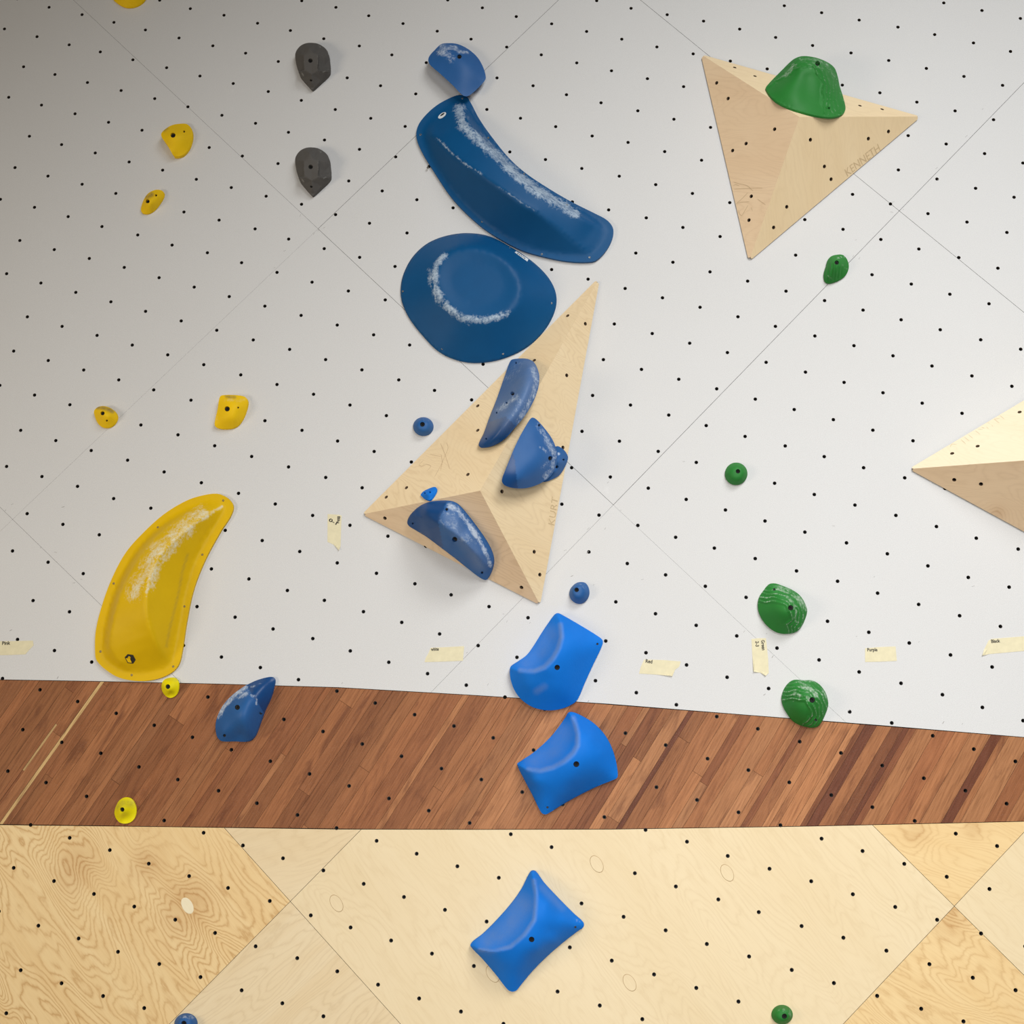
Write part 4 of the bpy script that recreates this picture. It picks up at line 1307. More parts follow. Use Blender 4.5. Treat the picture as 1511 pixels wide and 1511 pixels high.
hold('climbing_hold', 'small rounded yellow hold at the left with a dark worn top', CH,
     zz([(105, 205, .012), (140, 170, .016), (200, 165, .016), (270, 200, .012), (298, 250, .008), (285, 300, .006), (240, 338, .006), (180, 340, .006), (140, 310, .006), (115, 260, .008)], *ZB_),
     zz([(180, 215, .036), (240, 240, .030), (200, 290, .024)], *ZB_), mat=MAT_YELLOW, step=1.6,
     holes=[(151.3, 609.7, 3.1, .02, 'bolt'), (157.5, 620.4, 1.6, .006, 'screw')], wear=[([(143, 601), (155, 602), (166, 607)], 3.5, .95)])
hold('climbing_hold', 'square yellow hold with a worn top edge left of centre', CH,
     zz([(1145, 85, .020), (1180, 72, .020), (1300, 75, .018), (1355, 90, .014), (1375, 130, .010), (1355, 230, .006), (1310, 310, .006), (1260, 345, .006), (1170, 352, .008), (1110, 335, .012),
         (1100, 310, .016), (1125, 190, .022)], *ZB_), zz([(1200, 180, .040), (1300, 160, .036), (1180, 270, .032), (1270, 270, .030), (1220, 110, .034)], *ZB_), mat=MAT_YELLOW,
     holes=[(335.2, 603.2, 3.9, .022, 'bolt'), (351.2, 601.3, 1.5, .006, 'screw')], wear=[([(334, 585), (346, 586)], 3.0, .85)],
     chalk=[([(325, 590), (360, 590)], 4, .45), ([(320, 612), (319, 628)], 3, .4)])
ZC = (220, 990, 25.18)
hold('foot_chip', 'small lemon yellow foothold just under the mustard crescent hold', CH,
     zz([(455, 560, .005), (480, 450, .005), (560, 330, .006), (680, 265, .006), (830, 245, .006), (980, 265, .006), (1075, 370, .006), (1110, 520, .005), (1090, 720, .005), (1020, 880, .005),
         (900, 975, .005), (770, 1000, .005), (640, 950, .005), (530, 840, .005), (465, 690, .005)], *ZC),
     zz([(700, 590, .034), (560, 600, .024), (780, 760, .026), (700, 740, .030), (900, 560, .022), (720, 420, .022), (770, 880, .010)], *ZC), mat=MAT_LEMON, step=1.3,
     holes=[(247.6, 1013.2, 3.6, .02, 'bolt')], wear=[([(246, 1002), (260, 1003)], 3, .35)])
ZD = (150, 1160, 21.59)
hold('foot_chip', 'lemon yellow foothold at the bottom of the brown band', CH,
     zz([(410, 800, .005), (450, 650, .005), (560, 460, .005), (700, 370, .005), (850, 360, .005), (970, 420, .005), (1060, 560, .005), (1105, 740, .005), (1090, 900, .005), (1030, 1050, .005),
         (900, 1160, .005), (730, 1195, .005), (580, 1160, .005), (470, 1050, .005), (415, 920, .005)], *ZD),
     zz([(650, 750, .036), (600, 880, .030), (760, 800, .030), (840, 700, .024), (700, 1010, .011), (860, 950, .012), (700, 560, .022), (900, 560, .014), (540, 760, .026)], *ZD), mat=MAT_LEMON,
     step=1.5, holes=[(180.3, 1194.6, 3.4, .02, 'bolt')], wear=[([(174, 1190), (182, 1184), (194, 1186)], 7, .45)])

# ------------------------------------------------------------------ charcoal holds
ZG = (420, 50, 15.11)
g1 = hold('climbing_hold', 'upper charcoal thimble shaped hold with an inset arrow', CH,
          zz([(235, 480, .024), (260, 380, .026), (350, 270, .028), (470, 210, .030), (600, 198, .030), (740, 220, .030), (880, 300, .028), (960, 400, .026), (985, 560, .024), (1000, 700, .022),
              (985, 842, .022), (800, 1050, .018), (635, 1232, .012), (612, 1240, .012), (560, 1180, .016), (340, 915, .022), (300, 820, .022), (260, 680, .022)], *ZG),
          zz([(560, 300, .060), (330, 480, .047), (900, 500, .047), (340, 700, .034), (900, 700, .034), (600, 900, .046), (600, 650, .055), (600, 1080, .030)], *ZG),
          ridges=[zz([(430, 470, .060), (430, 640, .056), (432, 815, .050), (320, 850, .034)], *ZG), zz([(735, 470, .060), (738, 640, .056), (742, 815, .050), (968, 845, .032)], *ZG),
                  zz([(430, 470, .060), (580, 462, .062), (735, 470, .060)], *ZG),
                  zz([(396, 462, .056), (396, 640, .044), (400, 792, .036), (305, 820, .024)], *ZG), zz([(770, 462, .056), (772, 640, .044), (776, 790, .036), (985, 815, .024)], *ZG),
                  zz([(396, 462, .058), (580, 430, .063), (770, 462, .058)], *ZG)],
          mode='lin', relax=0, mat=MAT_GREY, step=1.2, sharp=28, holes=[(458, 89.4, 3.3, .024, 'bolt'), (459, 118.2, 1.9, .008, 'screw')],
          chalk=[([(445, 108), (448, 112)], 1.8, .7), ([(476, 107), (480, 105)], 1.5, .8), ([(473, 69), (470, 67)], 2.0, .6), ([(448.5, 81), (448.6, 104)], 0.7, .55), ([(468.5, 81), (469, 104)], 0.7, .55),
                 ([(441, 106.5), (448, 104.3)], 0.7, .5), ([(469, 104.3), (484, 105.5)], 0.7, .6)])
g2 = copy_tree(g1, WALL.lift(459.9, 254.5) - WALL.lift(459.5, 100))
g2['label'] = 'lower charcoal thimble shaped hold with an inset arrow'

# ------------------------------------------------------------------ dark blue holds
ZH = (620, 50, 12.59)
hold('climbing_hold', 'blue half round hold touching the top of the long curved hold', CH,
     zz([(150, 480, 0.0359), (180, 400, 0.0296), (270, 300, 0.0250), (390, 190, 0.0218), (520, 172, 0.0218), (680, 185, 0.0218), (830, 245, 0.0218), (980, 350, 0.0218), (1090, 470, 0.0218), (1170, 620, 0.0218),
         (1215, 770, 0.0218), (1210, 850, 0.0234), (1100, 980, 0.0281), (960, 1110, 0.0343), (870, 1160, 0.0374), (790, 1140, 0.0421), (600, 950, 0.0484), (350, 720, 0.0484), (180, 570, 0.0421)], *ZH),
     zz([(400, 330, 0.0452), (600, 320, 0.0468), (760, 420, 0.0515), (900, 560, 0.0484), (1000, 700, 0.0421), (460, 560, 0.0515), (620, 720, 0.0538), (740, 850, 0.0515), (860, 980, 0.0437), (1040, 880, 0.0359),
         (520, 225, 0.0328), (800, 300, 0.0351)], *ZH), mat=MAT_BLUE, step=2.0, undercut=0.16, holes=[(677.8, 83.5, 3.4, .025, 'bolt')],
     chalk=[([(648, 77), (662, 80), (668, 88)], 7, .8), ([(650, 70), (672, 71)], 6, .7), ([(676, 76), (690, 77)], 4, .7)])
K1 = (590, 520, 5.81)
hold('climbing_hold', 'long blue pinch with a scuffed shiny tip on the middle pyramid', CH,
     zz([(675, 790, .012), (720, 690, .012), (770, 550, .012), (830, 400, .012), (900, 200, .012), (950, 70, .012), (990, 55, .012), (1090, 55, .014), (1150, 85, .016), (1190, 170, .020),
         (1195, 240, .022), (1180, 330, .022), (1130, 450, .022), (1060, 560, .022), (990, 640, .020), (900, 740, .016), (800, 800, .012), (700, 818, .010)], *K1),
     zz([(1020, 130, .030), (960, 260, .036), (900, 420, .036), (820, 540, .032)], *K1),
     ridges=[zz([(720, 792, .018), (800, 720, .034), (880, 620, .050), (960, 520, .056), (1060, 380, .060), (1120, 240, .058), (1110, 130, .044)], *K1)],
     mode='tps', mat=MAT_BLUE, plane=K_UL, step=2.0, undercut=0.10, smooth_zone=[(590 + x / 5.81, 520 + y / 5.81) for x, y in ((755, 600), (905, 550), (995, 632), (900, 745), (800, 810), (700, 830), (660, 800))],
     holes=[(756, 580.5, 3.0, .02, 'bolt'), (747.5, 594.4, 1.4, .006, 'screw'), (732.8, 608.8, 1.4, .006, 'screw'), (761.3, 535.3, 1.6, .006, 'screw'), (717.4, 647.4, 1.4, .006, 'screw')],
     chalk=[([(762, 585), (748, 596), (736, 605)], 6, .78), ([(768, 592), (757, 612)], 5, .55), ([(786, 545), (792, 562), (786, 585), (774, 606), (764, 624)], 6, .72), ([(770, 536), (750, 560)], 14, .36)], haze=[([(780, 540), (765, 590), (738, 615)], 26, .40)])
hold('climbing_hold', 'small blue wedge hold half hidden behind the half moon hold', CH,
     zz([(1345, 805, .014), (1400, 830, .012), (1440, 890, .010), (1430, 950, .008), (1370, 1050, .006), (1290, 1095, .006), (1240, 1108, .006), (1288, 1020, .008), (1330, 890, .010)], *K1),
     zz([(1340, 930, .026), (1380, 920, .022), (1320, 1020, .020)], *K1), mat=MAT_BLUE, plane=K_R, step=1.6,
     holes=[(822, 688.7, 2.5, .014, 'bolt'), (831.8, 678.3, 1.6, .006, 'screw')], chalk=[([(824.4, 668.9), (825, 670)], 2.2, 1.4)])
hold('climbing_hold', 'blue half moon hold chalked along its curved side on the middle pyramid', CH,
     zz([(875, 1100, .044), (900, 1020, .044), (1000, 780, .034), (1080, 630, .022), (1130, 560, .016), (1165, 570, .016), (1240, 650, .024), (1310, 750, .030), (1345, 850, .034), (1345, 950, .034),
         (1300, 1050, .034), (1210, 1120, .034), (1100, 1160, .036), (990, 1165, .040), (900, 1140, .042)], *K1),
     zz([(1180, 660, .032), (1130, 820, .050), (1050, 960, .056), (1260, 900, .057), (1180, 1010, .059), (1030, 1080, .057), (1240, 780, .048)], *K1),
     mat=MAT_BLUE, plane=K_R, step=2.0, undercut=0.22, smooth_zone=[(590 + x / 5.81, 520 + y / 5.81) for x, y in ((985, 915), (1012, 1180), (860, 1180), (860, 1080), (960, 860))],
     holes=[(812.3, 676.3, 3.4, .022, 'bolt'), (796, 627.5, 2.0, .008, 'screw')],
     chalk=[([(795, 628), (805, 645), (812, 660)], 6, .62), ([(812, 655), (818, 672), (814, 690), (804, 705)], 6, .72), ([(798, 660), (808, 668)], 4, .5), ([(800, 690), (808, 682)], 4, .5)])
K2 = (590, 720, 10.07)
hold('climbing_hold', 'wide blue sloping hold on the shaded lower face of the middle pyramid', CH,
     zz([(110, 520, .012), (130, 440, .010), (200, 350, .010), (300, 275, .010), (420, 228, .010), (560, 210, .010), (700, 215, .012), (800, 240, .012), (880, 310, .014), (1000, 460, .016),
         (1120, 630, .018), (1240, 800, .018), (1330, 950, .016), (1375, 1080, .014), (1370, 1200, .012), (1320, 1330, .010), (1280, 1368, .010), (1200, 1340, .014), (1000, 1190, .020), (800, 1030, .024),
         (600, 880, .024), (400, 730, .022), (220, 620, .018), (140, 570, .014)], *K2),
     zz([(400, 330, .038), (620, 360, .050), (860, 520, .054), (1050, 720, .052), (1230, 980, .042), (700, 780, .060), (950, 1000, .052), (420, 620, .045)], *K2),
     ridges=[zz([(240, 430, .026), (400, 445, .046), (560, 510, .064), (700, 600, .074), (900, 740, .076), (1080, 920, .068), (1220, 1110, .046), (1300, 1240, .022)], *K2)],
     mode='lin', relax=3, mat=MAT_BLUE, plane=K_LOW, step=2.2, sharp=60,
     smooth_zone=[(590 + x / 10.07, 720 + y / 10.07) for x, y in ((90, 560), (100, 420), (300, 250), (560, 190), (690, 200), (640, 360), (570, 490), (585, 600), (650, 910), (400, 760))],
     holes=[(670.9, 796, 3.9, .024, 'bolt'), (657.5, 753.8, 2.4, .010, 'screw'), (608.9, 772.6, 1.5, .006, 'screw'), (711.2, 845.1, 1.9, .006, 'screw')],
     chalk=[([(663, 746), (676, 753), (690, 772), (706, 795)], 5.5, .95), ([(706, 795), (717, 815), (723, 834)], 4.5, .95), ([(655, 757), (670, 760)], 6, .5), ([(688, 788), (701, 802)], 4, .55), ([(650, 770), (668, 775), (690, 800)], 9, .40)], haze=[([(662, 765), (690, 800), (708, 830)], 14, .34)])
hold('foot_chip', 'tiny blue screw-on chip on the ridge of the middle pyramid', CH,
     [(620.8, 729.9, .006), (624.8, 725, .006), (632.7, 721, .006), (639.7, 718.5, .006), (643.6, 719.5, .006), (643.2, 725, .006), (638.7, 732.9, .006), (633.7, 737.9, .006), (626.7, 735.9, .006),
      (622.8, 732.9, .006)], [(630, 728, .016), (637, 725, .014)], mat=MAT_BLUE_BRIGHT, plane=K_UL, step=1.2,
     holes=[(626.7, 727.4, 1.3, .006, 'screw'), (634.4, 726.2, 1.5, .006, 'screw')])


def knob(label, u, v, rx, ry, hu, hv, hr, H, mat, outline=None, wear=(), chalk=()):
    if outline is None:
        outline = [(u + rx * math.cos(a), v + ry * math.sin(a), .006) for a in np.linspace(0, 2 * math.pi, 18, endpoint=False)]
    inner = []
    for f, hf in ((0.28, 1.0), (0.6, 0.86), (0.86, 0.50)):
        for a in np.linspace(0, 2 * math.pi, 8, endpoint=False):
            o = np.array(outline)
            cu, cv = o[:, 0].mean(), o[:, 1].mean()
            inner.append((hu + (cu + rx * math.cos(a) - hu) * f, hv + (cv + ry * math.sin(a) - hv) * f, H * hf))
    return hold('foot_chip', label, CH, outline, inner, mat=mat, step=1.4, holes=[(hu, hv, hr, .02, 'bolt')], wear=wear, chalk=chalk)


knob('small round blue foothold left of the middle pyramid', 624.5, 629.1, 15, 13.6, 623.3, 626.1, 3.6, .030, MAT_BLUE, chalk=[([(618, 619), (632, 620)], 3, .35)])
ZE = (820, 840, 21.59)
knob('small round blue foothold below the bottom tip of the middle pyramid', 854.9, 874.8, 14.5, 15.5, 850.9, 870.3, 3.4, .032, MAT_BLUE,
     outline=zz([(435, 750), (470, 620), (580, 490), (700, 420), (830, 405), (950, 440), (1030, 540), (1075, 700), (1060, 850), (990, 980), (880, 1070), (750, 1100), (620, 1065), (500, 970), (445, 860)], *ZE, .006),
     chalk=[([(858, 861), (862, 866)], 5, .4)])
knob('small blue foothold cut off by the bottom edge, on the birch seam', 274, 1511, 16.8, 15.5, 271.3, 1510, 3.9, .030, MAT_BLUE, chalk=[([(265, 1500), (284, 1500)], 5, .5)])
knob('small round green foothold on the white wall above the shell-like green holds', 1086.4, 698.9, 16.6, 16.4, 1088.9, 695.4, 3.3, .030, MAT_GREEN)
knob('small round green foothold at the bottom edge on the birch', 1154.3, 1497.5, 15.6, 14.2, 1157.5, 1499.6, 4.0, .028, MAT_GREEN, wear=[([(1147, 1486), (1162, 1487)], 4, .3)], chalk=[([(1150, 1490), (1164, 1491), (1167, 1500)], 4, .45)])

# ------------------------------------------------------------------ blue fang and the three saddle blocks
ZF = (290, 980, 10.79)
hold('climbing_hold', 'blue fang shaped hold on the brown band with a shiny pointed tip', CH,
     zz([(305, 950, .012), (330, 840, .014), (400, 690, .016), (500, 560, .016), (620, 450, .016), (780, 340, .016), (820, 320, .014), (950, 260, .012), (1100, 215, .010), (1210, 205, .008),
         (1250, 250, .008), (1240, 340, .008), (1180, 530, .012), (1080, 740, .014), (1000, 960, .014), (940, 1130, .010), (880, 1205, .008), (800, 1235, .008), (600, 1230, .008), (400, 1225, .008),
         (330, 1160, .008), (305, 1050, .010)], *ZF),
     zz([(660, 690, .062), (560, 900, .052), (420, 1080, .030), (700, 1120, .026)], *ZF),
     ridges=[zz([(860, 400, .030), (790, 560, .062), (760, 760, .072), (750, 900, .066), (800, 1060, .042), (870, 1180, .014)], *ZF), zz([(1190, 250, .012), (1030, 330, .030), (860, 400, .036)], *ZF)],
     mat=MAT_BLUE, step=1.8, smooth_zone=[(290 + x / 10.79, 980 + y / 10.79) for x, y in ((790, 345), (1070, 760), (1110, 740), (1270, 340), (1270, 180), (1080, 190), (820, 300))],
     holes=[(350.2, 1043.8, 3.8, .024, 'bolt'), (331.2, 1085.2, 2.3, .010, 'screw'), (384, 1052.7, 1.8, .008, 'screw')],
     chalk=[([(322, 1057), (332, 1040), (346, 1026), (362, 1014)], 5.5, .95), ([(352, 1030), (366, 1022), (374, 1028)], 5, .62), ([(379, 1032), (378, 1040)], 1.8, .9), ([(370, 1014), (385, 1008)], 2, .6)])
ZI = (740, 890, 8.888)
hold('climbing_hold', 'bright blue scooped block with a rounded lower end, where white wall meets brown band', CH,
     zz([(110, 860, .020), (130, 820, .016), (220, 760, .010), (330, 680, .008), (420, 560, .008), (520, 400, .008), (620, 250, .012), (700, 145, .020), (740, 130, .022), (780, 145, .022),
         (1000, 270, .016), (1290, 450, .012), (1330, 500, .012), (1310, 580, .012), (1200, 810, .012), (1100, 1030, .012), (1010, 1240, .010), (950, 1310, .010), (800, 1380, .010), (620, 1405, .010),
         (430, 1370, .012), (280, 1280, .014), (180, 1160, .016), (120, 1000, .018)], *ZI),
     zz([(950, 500, 0.0686), (1150, 560, 0.0370), (900, 850, 0.0660), (1030, 900, 0.0370), (750, 1100, 0.0607), (550, 1200, 0.0475), (350, 1080, 0.0554), (880, 1200, 0.0343), (620, 1000, 0.0766),
         (480, 700, 0.0317), (620, 480, 0.0343), (690, 280, 0.0343), (300, 800, 0.0290)], *ZI),
     ridges=[zz([(745, 165, 0.0343), (790, 300, 0.0607), (795, 430, 0.0792), (765, 590, 0.0924), (695, 720, 0.0977), (580, 845, 0.0950), (430, 905, 0.0792), (260, 895, 0.0554), (150, 862, 0.0317)], *ZI)],
     split=[(740 + x / 8.888, 890 + y / 8.888) for x, y in ((105, 855), (125, 815), (215, 752), (325, 674), (412, 552), (512, 392), (612, 242), (692, 140), (735, 120), (745, 165), (770, 230), (790, 300), (798, 365), (795, 430), (783, 515), (765, 590), (735, 660), (695, 720), (640, 792), (580, 845), (510, 882), (430, 905), (345, 906), (260, 895), (150, 862))],
     mat=MAT_BLUE_BRIGHT, holes=[(822.2, 984.8, 4.0, .026, 'bolt'), (881.5, 950.2, 1.7, .006, 'screw')], relax=1,
     haze=[([(812, 935), (800, 958), (778, 978)], 15, .34), ([(827, 922), (828.5, 940), (824, 956), (816, 971), (804, 984), (788, 990), (768, 989)], 4.5, .72), ([(792, 1020), (803, 1013)], 6, .4)])
ZJ = (750, 1040, 8.394)
hold('climbing_hold', 'bright blue scooped block with a curved right side on the brown band', CH,
     zz([(110, 735, .018), (150, 700, .014), (300, 600, .008), (420, 500, .008), (540, 380, .008), (650, 240, .012), (710, 150, .018), (745, 95, .022), (800, 90, .022), (900, 130, .016),
         (1050, 220, .012), (1180, 350, .012), (1270, 500, .012), (1325, 660, .012), (1355, 830, .012), (1350, 900, .012), (1300, 930, .012), (1150, 990, .010), (900, 1110, .010), (700, 1220, .010),
         (520, 1330, .010), (460, 1358, .010), (410, 1335, .010), (300, 1120, .012), (200, 930, .014)], *ZJ),
     zz([(1000, 420, 0.0713), (1150, 600, 0.0581), (1200, 800, 0.0396), (980, 780, 0.0739), (800, 920, 0.0739), (560, 1050, 0.0607), (460, 1230, 0.0290), (300, 950, 0.0528), (700, 1120, 0.0396), (1060, 930, 0.0343),
         (450, 640, 0.0343), (620, 480, 0.0370), (740, 300, 0.0370), (280, 710, 0.0290)], *ZJ),
     ridges=[zz([(765, 125, 0.0343), (835, 220, 0.0528), (868, 360, 0.0766), (862, 500, 0.0898), (815, 610, 0.0977), (710, 710, 0.1003), (570, 790, 0.0898), (400, 828, 0.0739), (240, 805, 0.0502), (140, 750, 0.0290)], *ZJ)],
     split=[(750 + x / 8.394, 1040 + y / 8.394) for x, y in ((100, 733), (145, 692), (295, 592), (412, 492), (532, 372), (642, 232), (702, 142), (742, 90), (765, 125), (805, 165), (835, 220), (857, 290), (868, 360), (870, 430), (862, 500), (843, 560), (815, 610), (768, 664), (710, 710), (642, 755), (570, 790), (485, 815), (400, 828), (320, 824), (240, 805), (140, 750))],
     mat=MAT_BLUE_BRIGHT, holes=[(850.4, 1127.6, 4.4, .026, 'bolt'), (807.9, 1191.3, 1.7, .006, 'screw')], relax=1,
     haze=[([(832, 1080), (818, 1108), (790, 1124)], 17, .34), ([(846, 1060), (852.5, 1083), (852, 1100), (846, 1111), (833, 1123), (816, 1132), (797, 1137), (780, 1135)], 4.5, .72)])
ZK = (660, 1260, 6.296)
hold('climbing_hold', 'bright blue scooped block with four pointed corners alone on the birch', CH,
     zz([(215, 855, .018), (230, 820, .014), (330, 740, .008), (470, 600, .008), (600, 450, .008), (690, 320, .010), (750, 200, .016), (780, 160, .020), (820, 165, .020), (900, 270, .014),
         (1050, 430, .012), (1180, 560, .012), (1265, 640, .012), (1265, 680, .010), (1210, 720, .010), (1080, 820, .010), (930, 950, .010), (800, 1080, .010), (690, 1210, .010), (640, 1270, .010),
         (600, 1280, .010), (560, 1260, .010), (450, 1120, .012), (330, 980, .016)], *ZK),
     zz([(940, 450, 0.0686), (1100, 600, 0.0475), (960, 720, 0.0686), (840, 900, 0.0713), (700, 1050, 0.0528), (610, 1190, 0.0290), (480, 1000, 0.0581), (1190, 670, 0.0264), (1000, 830, 0.0396),
         (480, 700, 0.0343), (620, 560, 0.0370), (740, 360, 0.0370), (350, 800, 0.0264), (850, 320, 0.0581)], *ZK),
     ridges=[zz([(790, 190, 0.0343), (828, 330, 0.0660), (822, 500, 0.0845), (808, 620, 0.0977), (722, 755, 0.1030), (590, 872, 0.0924), (430, 907, 0.0739), (300, 890, 0.0475), (240, 862, 0.0290)], *ZK)],
     split=[(660 + x / 6.296, 1260 + y / 6.296) for x, y in ((205, 855), (225, 812), (325, 732), (462, 592), (592, 442), (682, 312), (742, 195), (778, 152), (790, 190), (815, 260), (828, 330), (829, 415), (822, 500), (818, 560), (808, 620), (770, 690), (722, 755), (660, 820), (590, 872), (512, 895), (430, 907), (365, 902), (300, 890), (240, 862))],
     mat=MAT_BLUE_BRIGHT, holes=[(784.4, 1386.3, 4.2, .026, 'bolt'), (849, 1368, 1.7, .006, 'screw')], relax=1,
     haze=[([(770, 1335), (752, 1368), (722, 1388)], 19, .46), ([(788, 1300), (791, 1320), (790, 1340), (788, 1358), (774, 1379), (753, 1397), (728, 1403), (708, 1401)], 4.0, .7), ([(800, 1310), (830, 1340)], 6, .25)],
     chalk=[([(850, 1358), (858, 1362)], 4, .45)])

# ------------------------------------------------------------------ green shell-like holds
def terraces(amp, pitch, zone, soft=0.0):
    """growth-ring steps that run parallel to the edge of the smooth facet and spread towards the rim"""
    z = np.array(zone, float)

    def phase(Q):
        d = seg_dist(z, Q, True)
        d = d + 0.8 * np.sin(Q[:, 0] * 0.31 + Q[:, 1] * 0.11) + 0.6 * np.sin(Q[:, 1] * 0.37 - Q[:, 0] * 0.2)
        return d, (d / pitch) % 1.0

    def f(Q):
        d, ph = phase(Q)
        r = amp * (np.clip(ph / 0.72, 0, 1) - np.clip((ph - 0.72) / 0.28, 0, 1)) * np.clip(d / 2.0, 0, 1)
        return np.where(inside(z, Q), 0.0, r)

    def g(Q):
        d, ph = phase(Q)
        return np.where(inside(z, Q) & (d > 0.6), 0.0, np.where((ph > 0.62) & (ph < 0.86), 0.62 - soft, 0.0))
    f.lines = g
    return f


ZL = (1100, 850, 13.74)
zoneA = [(1100 + x / 13.74, 850 + y / 13.74) for x, y in ((200, 560), (400, 565), (660, 575), (790, 640), (880, 760), (885, 850), (790, 980), (810, 1200), (400, 1200), (150, 900))]
hold('climbing_hold', 'green shell-like hold with ringed relief right of the vertical tape strip', CH,
     zz([(255, 580), (280, 430), (370, 290), (480, 165), (600, 150), (760, 200), (930, 270), (1080, 370), (1180, 500), (1240, 640), (1250, 740), (1200, 900), (1120, 1050), (1030, 1130), (900, 1165),
         (740, 1165), (600, 1120), (450, 1010), (340, 870), (275, 730)], *ZL, .008),
     zz([(860, 600, .064), (660, 575, .056), (880, 760, .062), (790, 980, .036), (480, 570, .036), (560, 760, .042), (600, 950, .028), (420, 750, .026), (700, 380, .042), (960, 480, .046), (1080, 680, .042),
         (1040, 900, .032), (560, 290, .026), (860, 330, .026), (1130, 560, .028)], *ZL), mat=MAT_GREEN, step=1.15, sharp=50,
     disp=(tA := terraces(0.0042, 5.6, zoneA)), chalk_fn=tA.lines, holes=[(1166.7, 896.9, 4.0, .024, 'bolt'), (1142.4, 869.7, 1.9, .008, 'screw')],
     chalk=[([(1150, 868), (1166, 872), (1180, 884), (1188, 898)], 6, .62), ([(1160, 880), (1172, 892), (1176, 906)], 4, .5), ([(1170, 910), (1176, 918)], 4, .5), ([(1150, 892), (1162, 902)], 4, .4)])
ZM = (1135, 990, 13.74)
zoneB = [(1135 + x / 13.74, 990 + y / 13.74) for x, y in ((200, 640), (560, 615), (700, 640), (790, 780), (805, 900), (640, 1070), (400, 1150), (150, 900))]
hold('climbing_hold', 'green shell-like hold across the edge of the white wall and the brown band', CH,
     zz([(255, 560), (280, 430), (340, 310), (430, 215), (520, 180), (700, 190), (850, 190), (980, 245), (1080, 340), (1160, 480), (1195, 620), (1190, 740), (1140, 880), (1080, 1010), (1010, 1110),
         (920, 1150), (800, 1145), (620, 1095), (480, 1010), (370, 870), (290, 720)], *ZM, .008),
     zz([(780, 560, .066), (660, 625, .060), (790, 800, .058), (640, 1000, .028), (460, 620, .038), (560, 800, .044), (430, 760, .028), (600, 400, .048), (900, 450, .050), (1000, 650, .046), (960, 880, .036),
         (480, 330, .028), (760, 290, .032), (1080, 500, .030), (900, 1020, .026)], *ZM), mat=MAT_GREEN, step=1.15, sharp=50,
     disp=(tB := terraces(0.0042, 5.8, zoneB)), chalk_fn=tB.lines, holes=[(1198.5, 1032.9, 4.2, .024, 'bolt'), (1203.8, 1062.4, 1.9, .008, 'screw')],
     chalk=[([(1184, 1015), (1196, 1017), (1205, 1026)], 6, .70), ([(1174, 1024), (1182, 1028)], 4.5, .7), ([(1188, 1028), (1194, 1034)], 3.5, .7), ([(1214, 1020), (1220, 1030)], 3, .55), ([(1178, 1005), (1195, 1006)], 4, .4)])
ZN = (1190, 350, 16.79)


def grooves(Q):
    s = (Q[:, 0] - 1234) + (Q[:, 1] - 397) * 0.12
    m = (Q[:, 1] > 390) & (Q[:, 0] < 1242)
    return np.where(m, 0.0016 * np.sin(s * 1.35), 0.0)


hold('climbing_hold', 'small green clam shaped hold below the upper right pyramid', CH,
     zz([(435, 880, .006), (490, 700, .008), (530, 560, .008), (620, 470, .010), (780, 430, .010), (900, 440, .010), (980, 510, .008), (1040, 640, .006), (1045, 780, .006), (980, 930, .006),
         (850, 1040, .006), (700, 1110, .006), (550, 1140, .006), (460, 1090, .006), (430, 980, .006)], *ZN),
     zz([(720, 620, .040), (620, 760, .036), (800, 780, .032), (560, 960, .024), (700, 960, .022), (900, 700, .026)], *ZN), mat=MAT_GREEN, step=1.2, disp=grooves,
     holes=[(1234.7, 387.4, 3.2, .02, 'bolt')], chalk=[([(1236, 380), (1246, 379)], 3, .5), ([(1243, 391), (1248, 397)], 3, .4), ([(1222, 407), (1227, 412)], 2, .5)])
ZO = (1110, 70, 9.444)
zoneC = [(1110 + x / 9.444, 70 + y / 9.444) for x, y in ((150, 600), (420, 450), (700, 290), (850, 300), (950, 500), (950, 800), (1000, 1000), (600, 950), (250, 760))]
hold('climbing_hold', 'big green domed hold bolted to the top face of the upper right pyramid', CH,
     zz([(190, 570, .006), (200, 540, .008), (300, 430, .020), (420, 310, .040), (520, 210, .060), (600, 150, .074), (700, 120, .082), (830, 130, .084), (960, 165, .080), (1080, 225, .066),
         (1150, 290, .054), (1190, 400, .040), (1220, 540, .026), (1270, 700, .014), (1300, 830, .008), (1290, 890, .006), (1240, 940, .006), (1100, 970, .006), (900, 950, .006), (700, 900, .006),
         (500, 835, .006), (350, 760, .006), (250, 670, .006)], *ZO),
     zz([(760, 220, .086), (900, 210, .088), (640, 300, .074), (780, 400, .066), (560, 480, .050), (760, 600, .040), (980, 420, .064), (1000, 620, .038), (420, 600, .028), (620, 740, .024), (880, 800, .019),
         (1120, 760, .018), (1090, 500, .046)], *ZO), mat=MAT_GREEN, plane=plA[2], step=2.0, sharp=50,
     disp=(tC := terraces(0.0024, 5.0, zoneC)), relax=4, chalk_fn=(tC2 := terraces(0.0024, 5.0, zoneC, 0.2)).lines, holes=[(1206.4, 93.5, 3.6, .02, 'bolt'), (1223.3, 159.3, 1.7, .006, 'screw')],
     chalk=[([(1158, 112), (1172, 96)], 6, .60), ([(1180, 88), (1200, 87), (1220, 96), (1232, 112)], 5, .48), ([(1190, 92), (1215, 102)], 5, .35)])

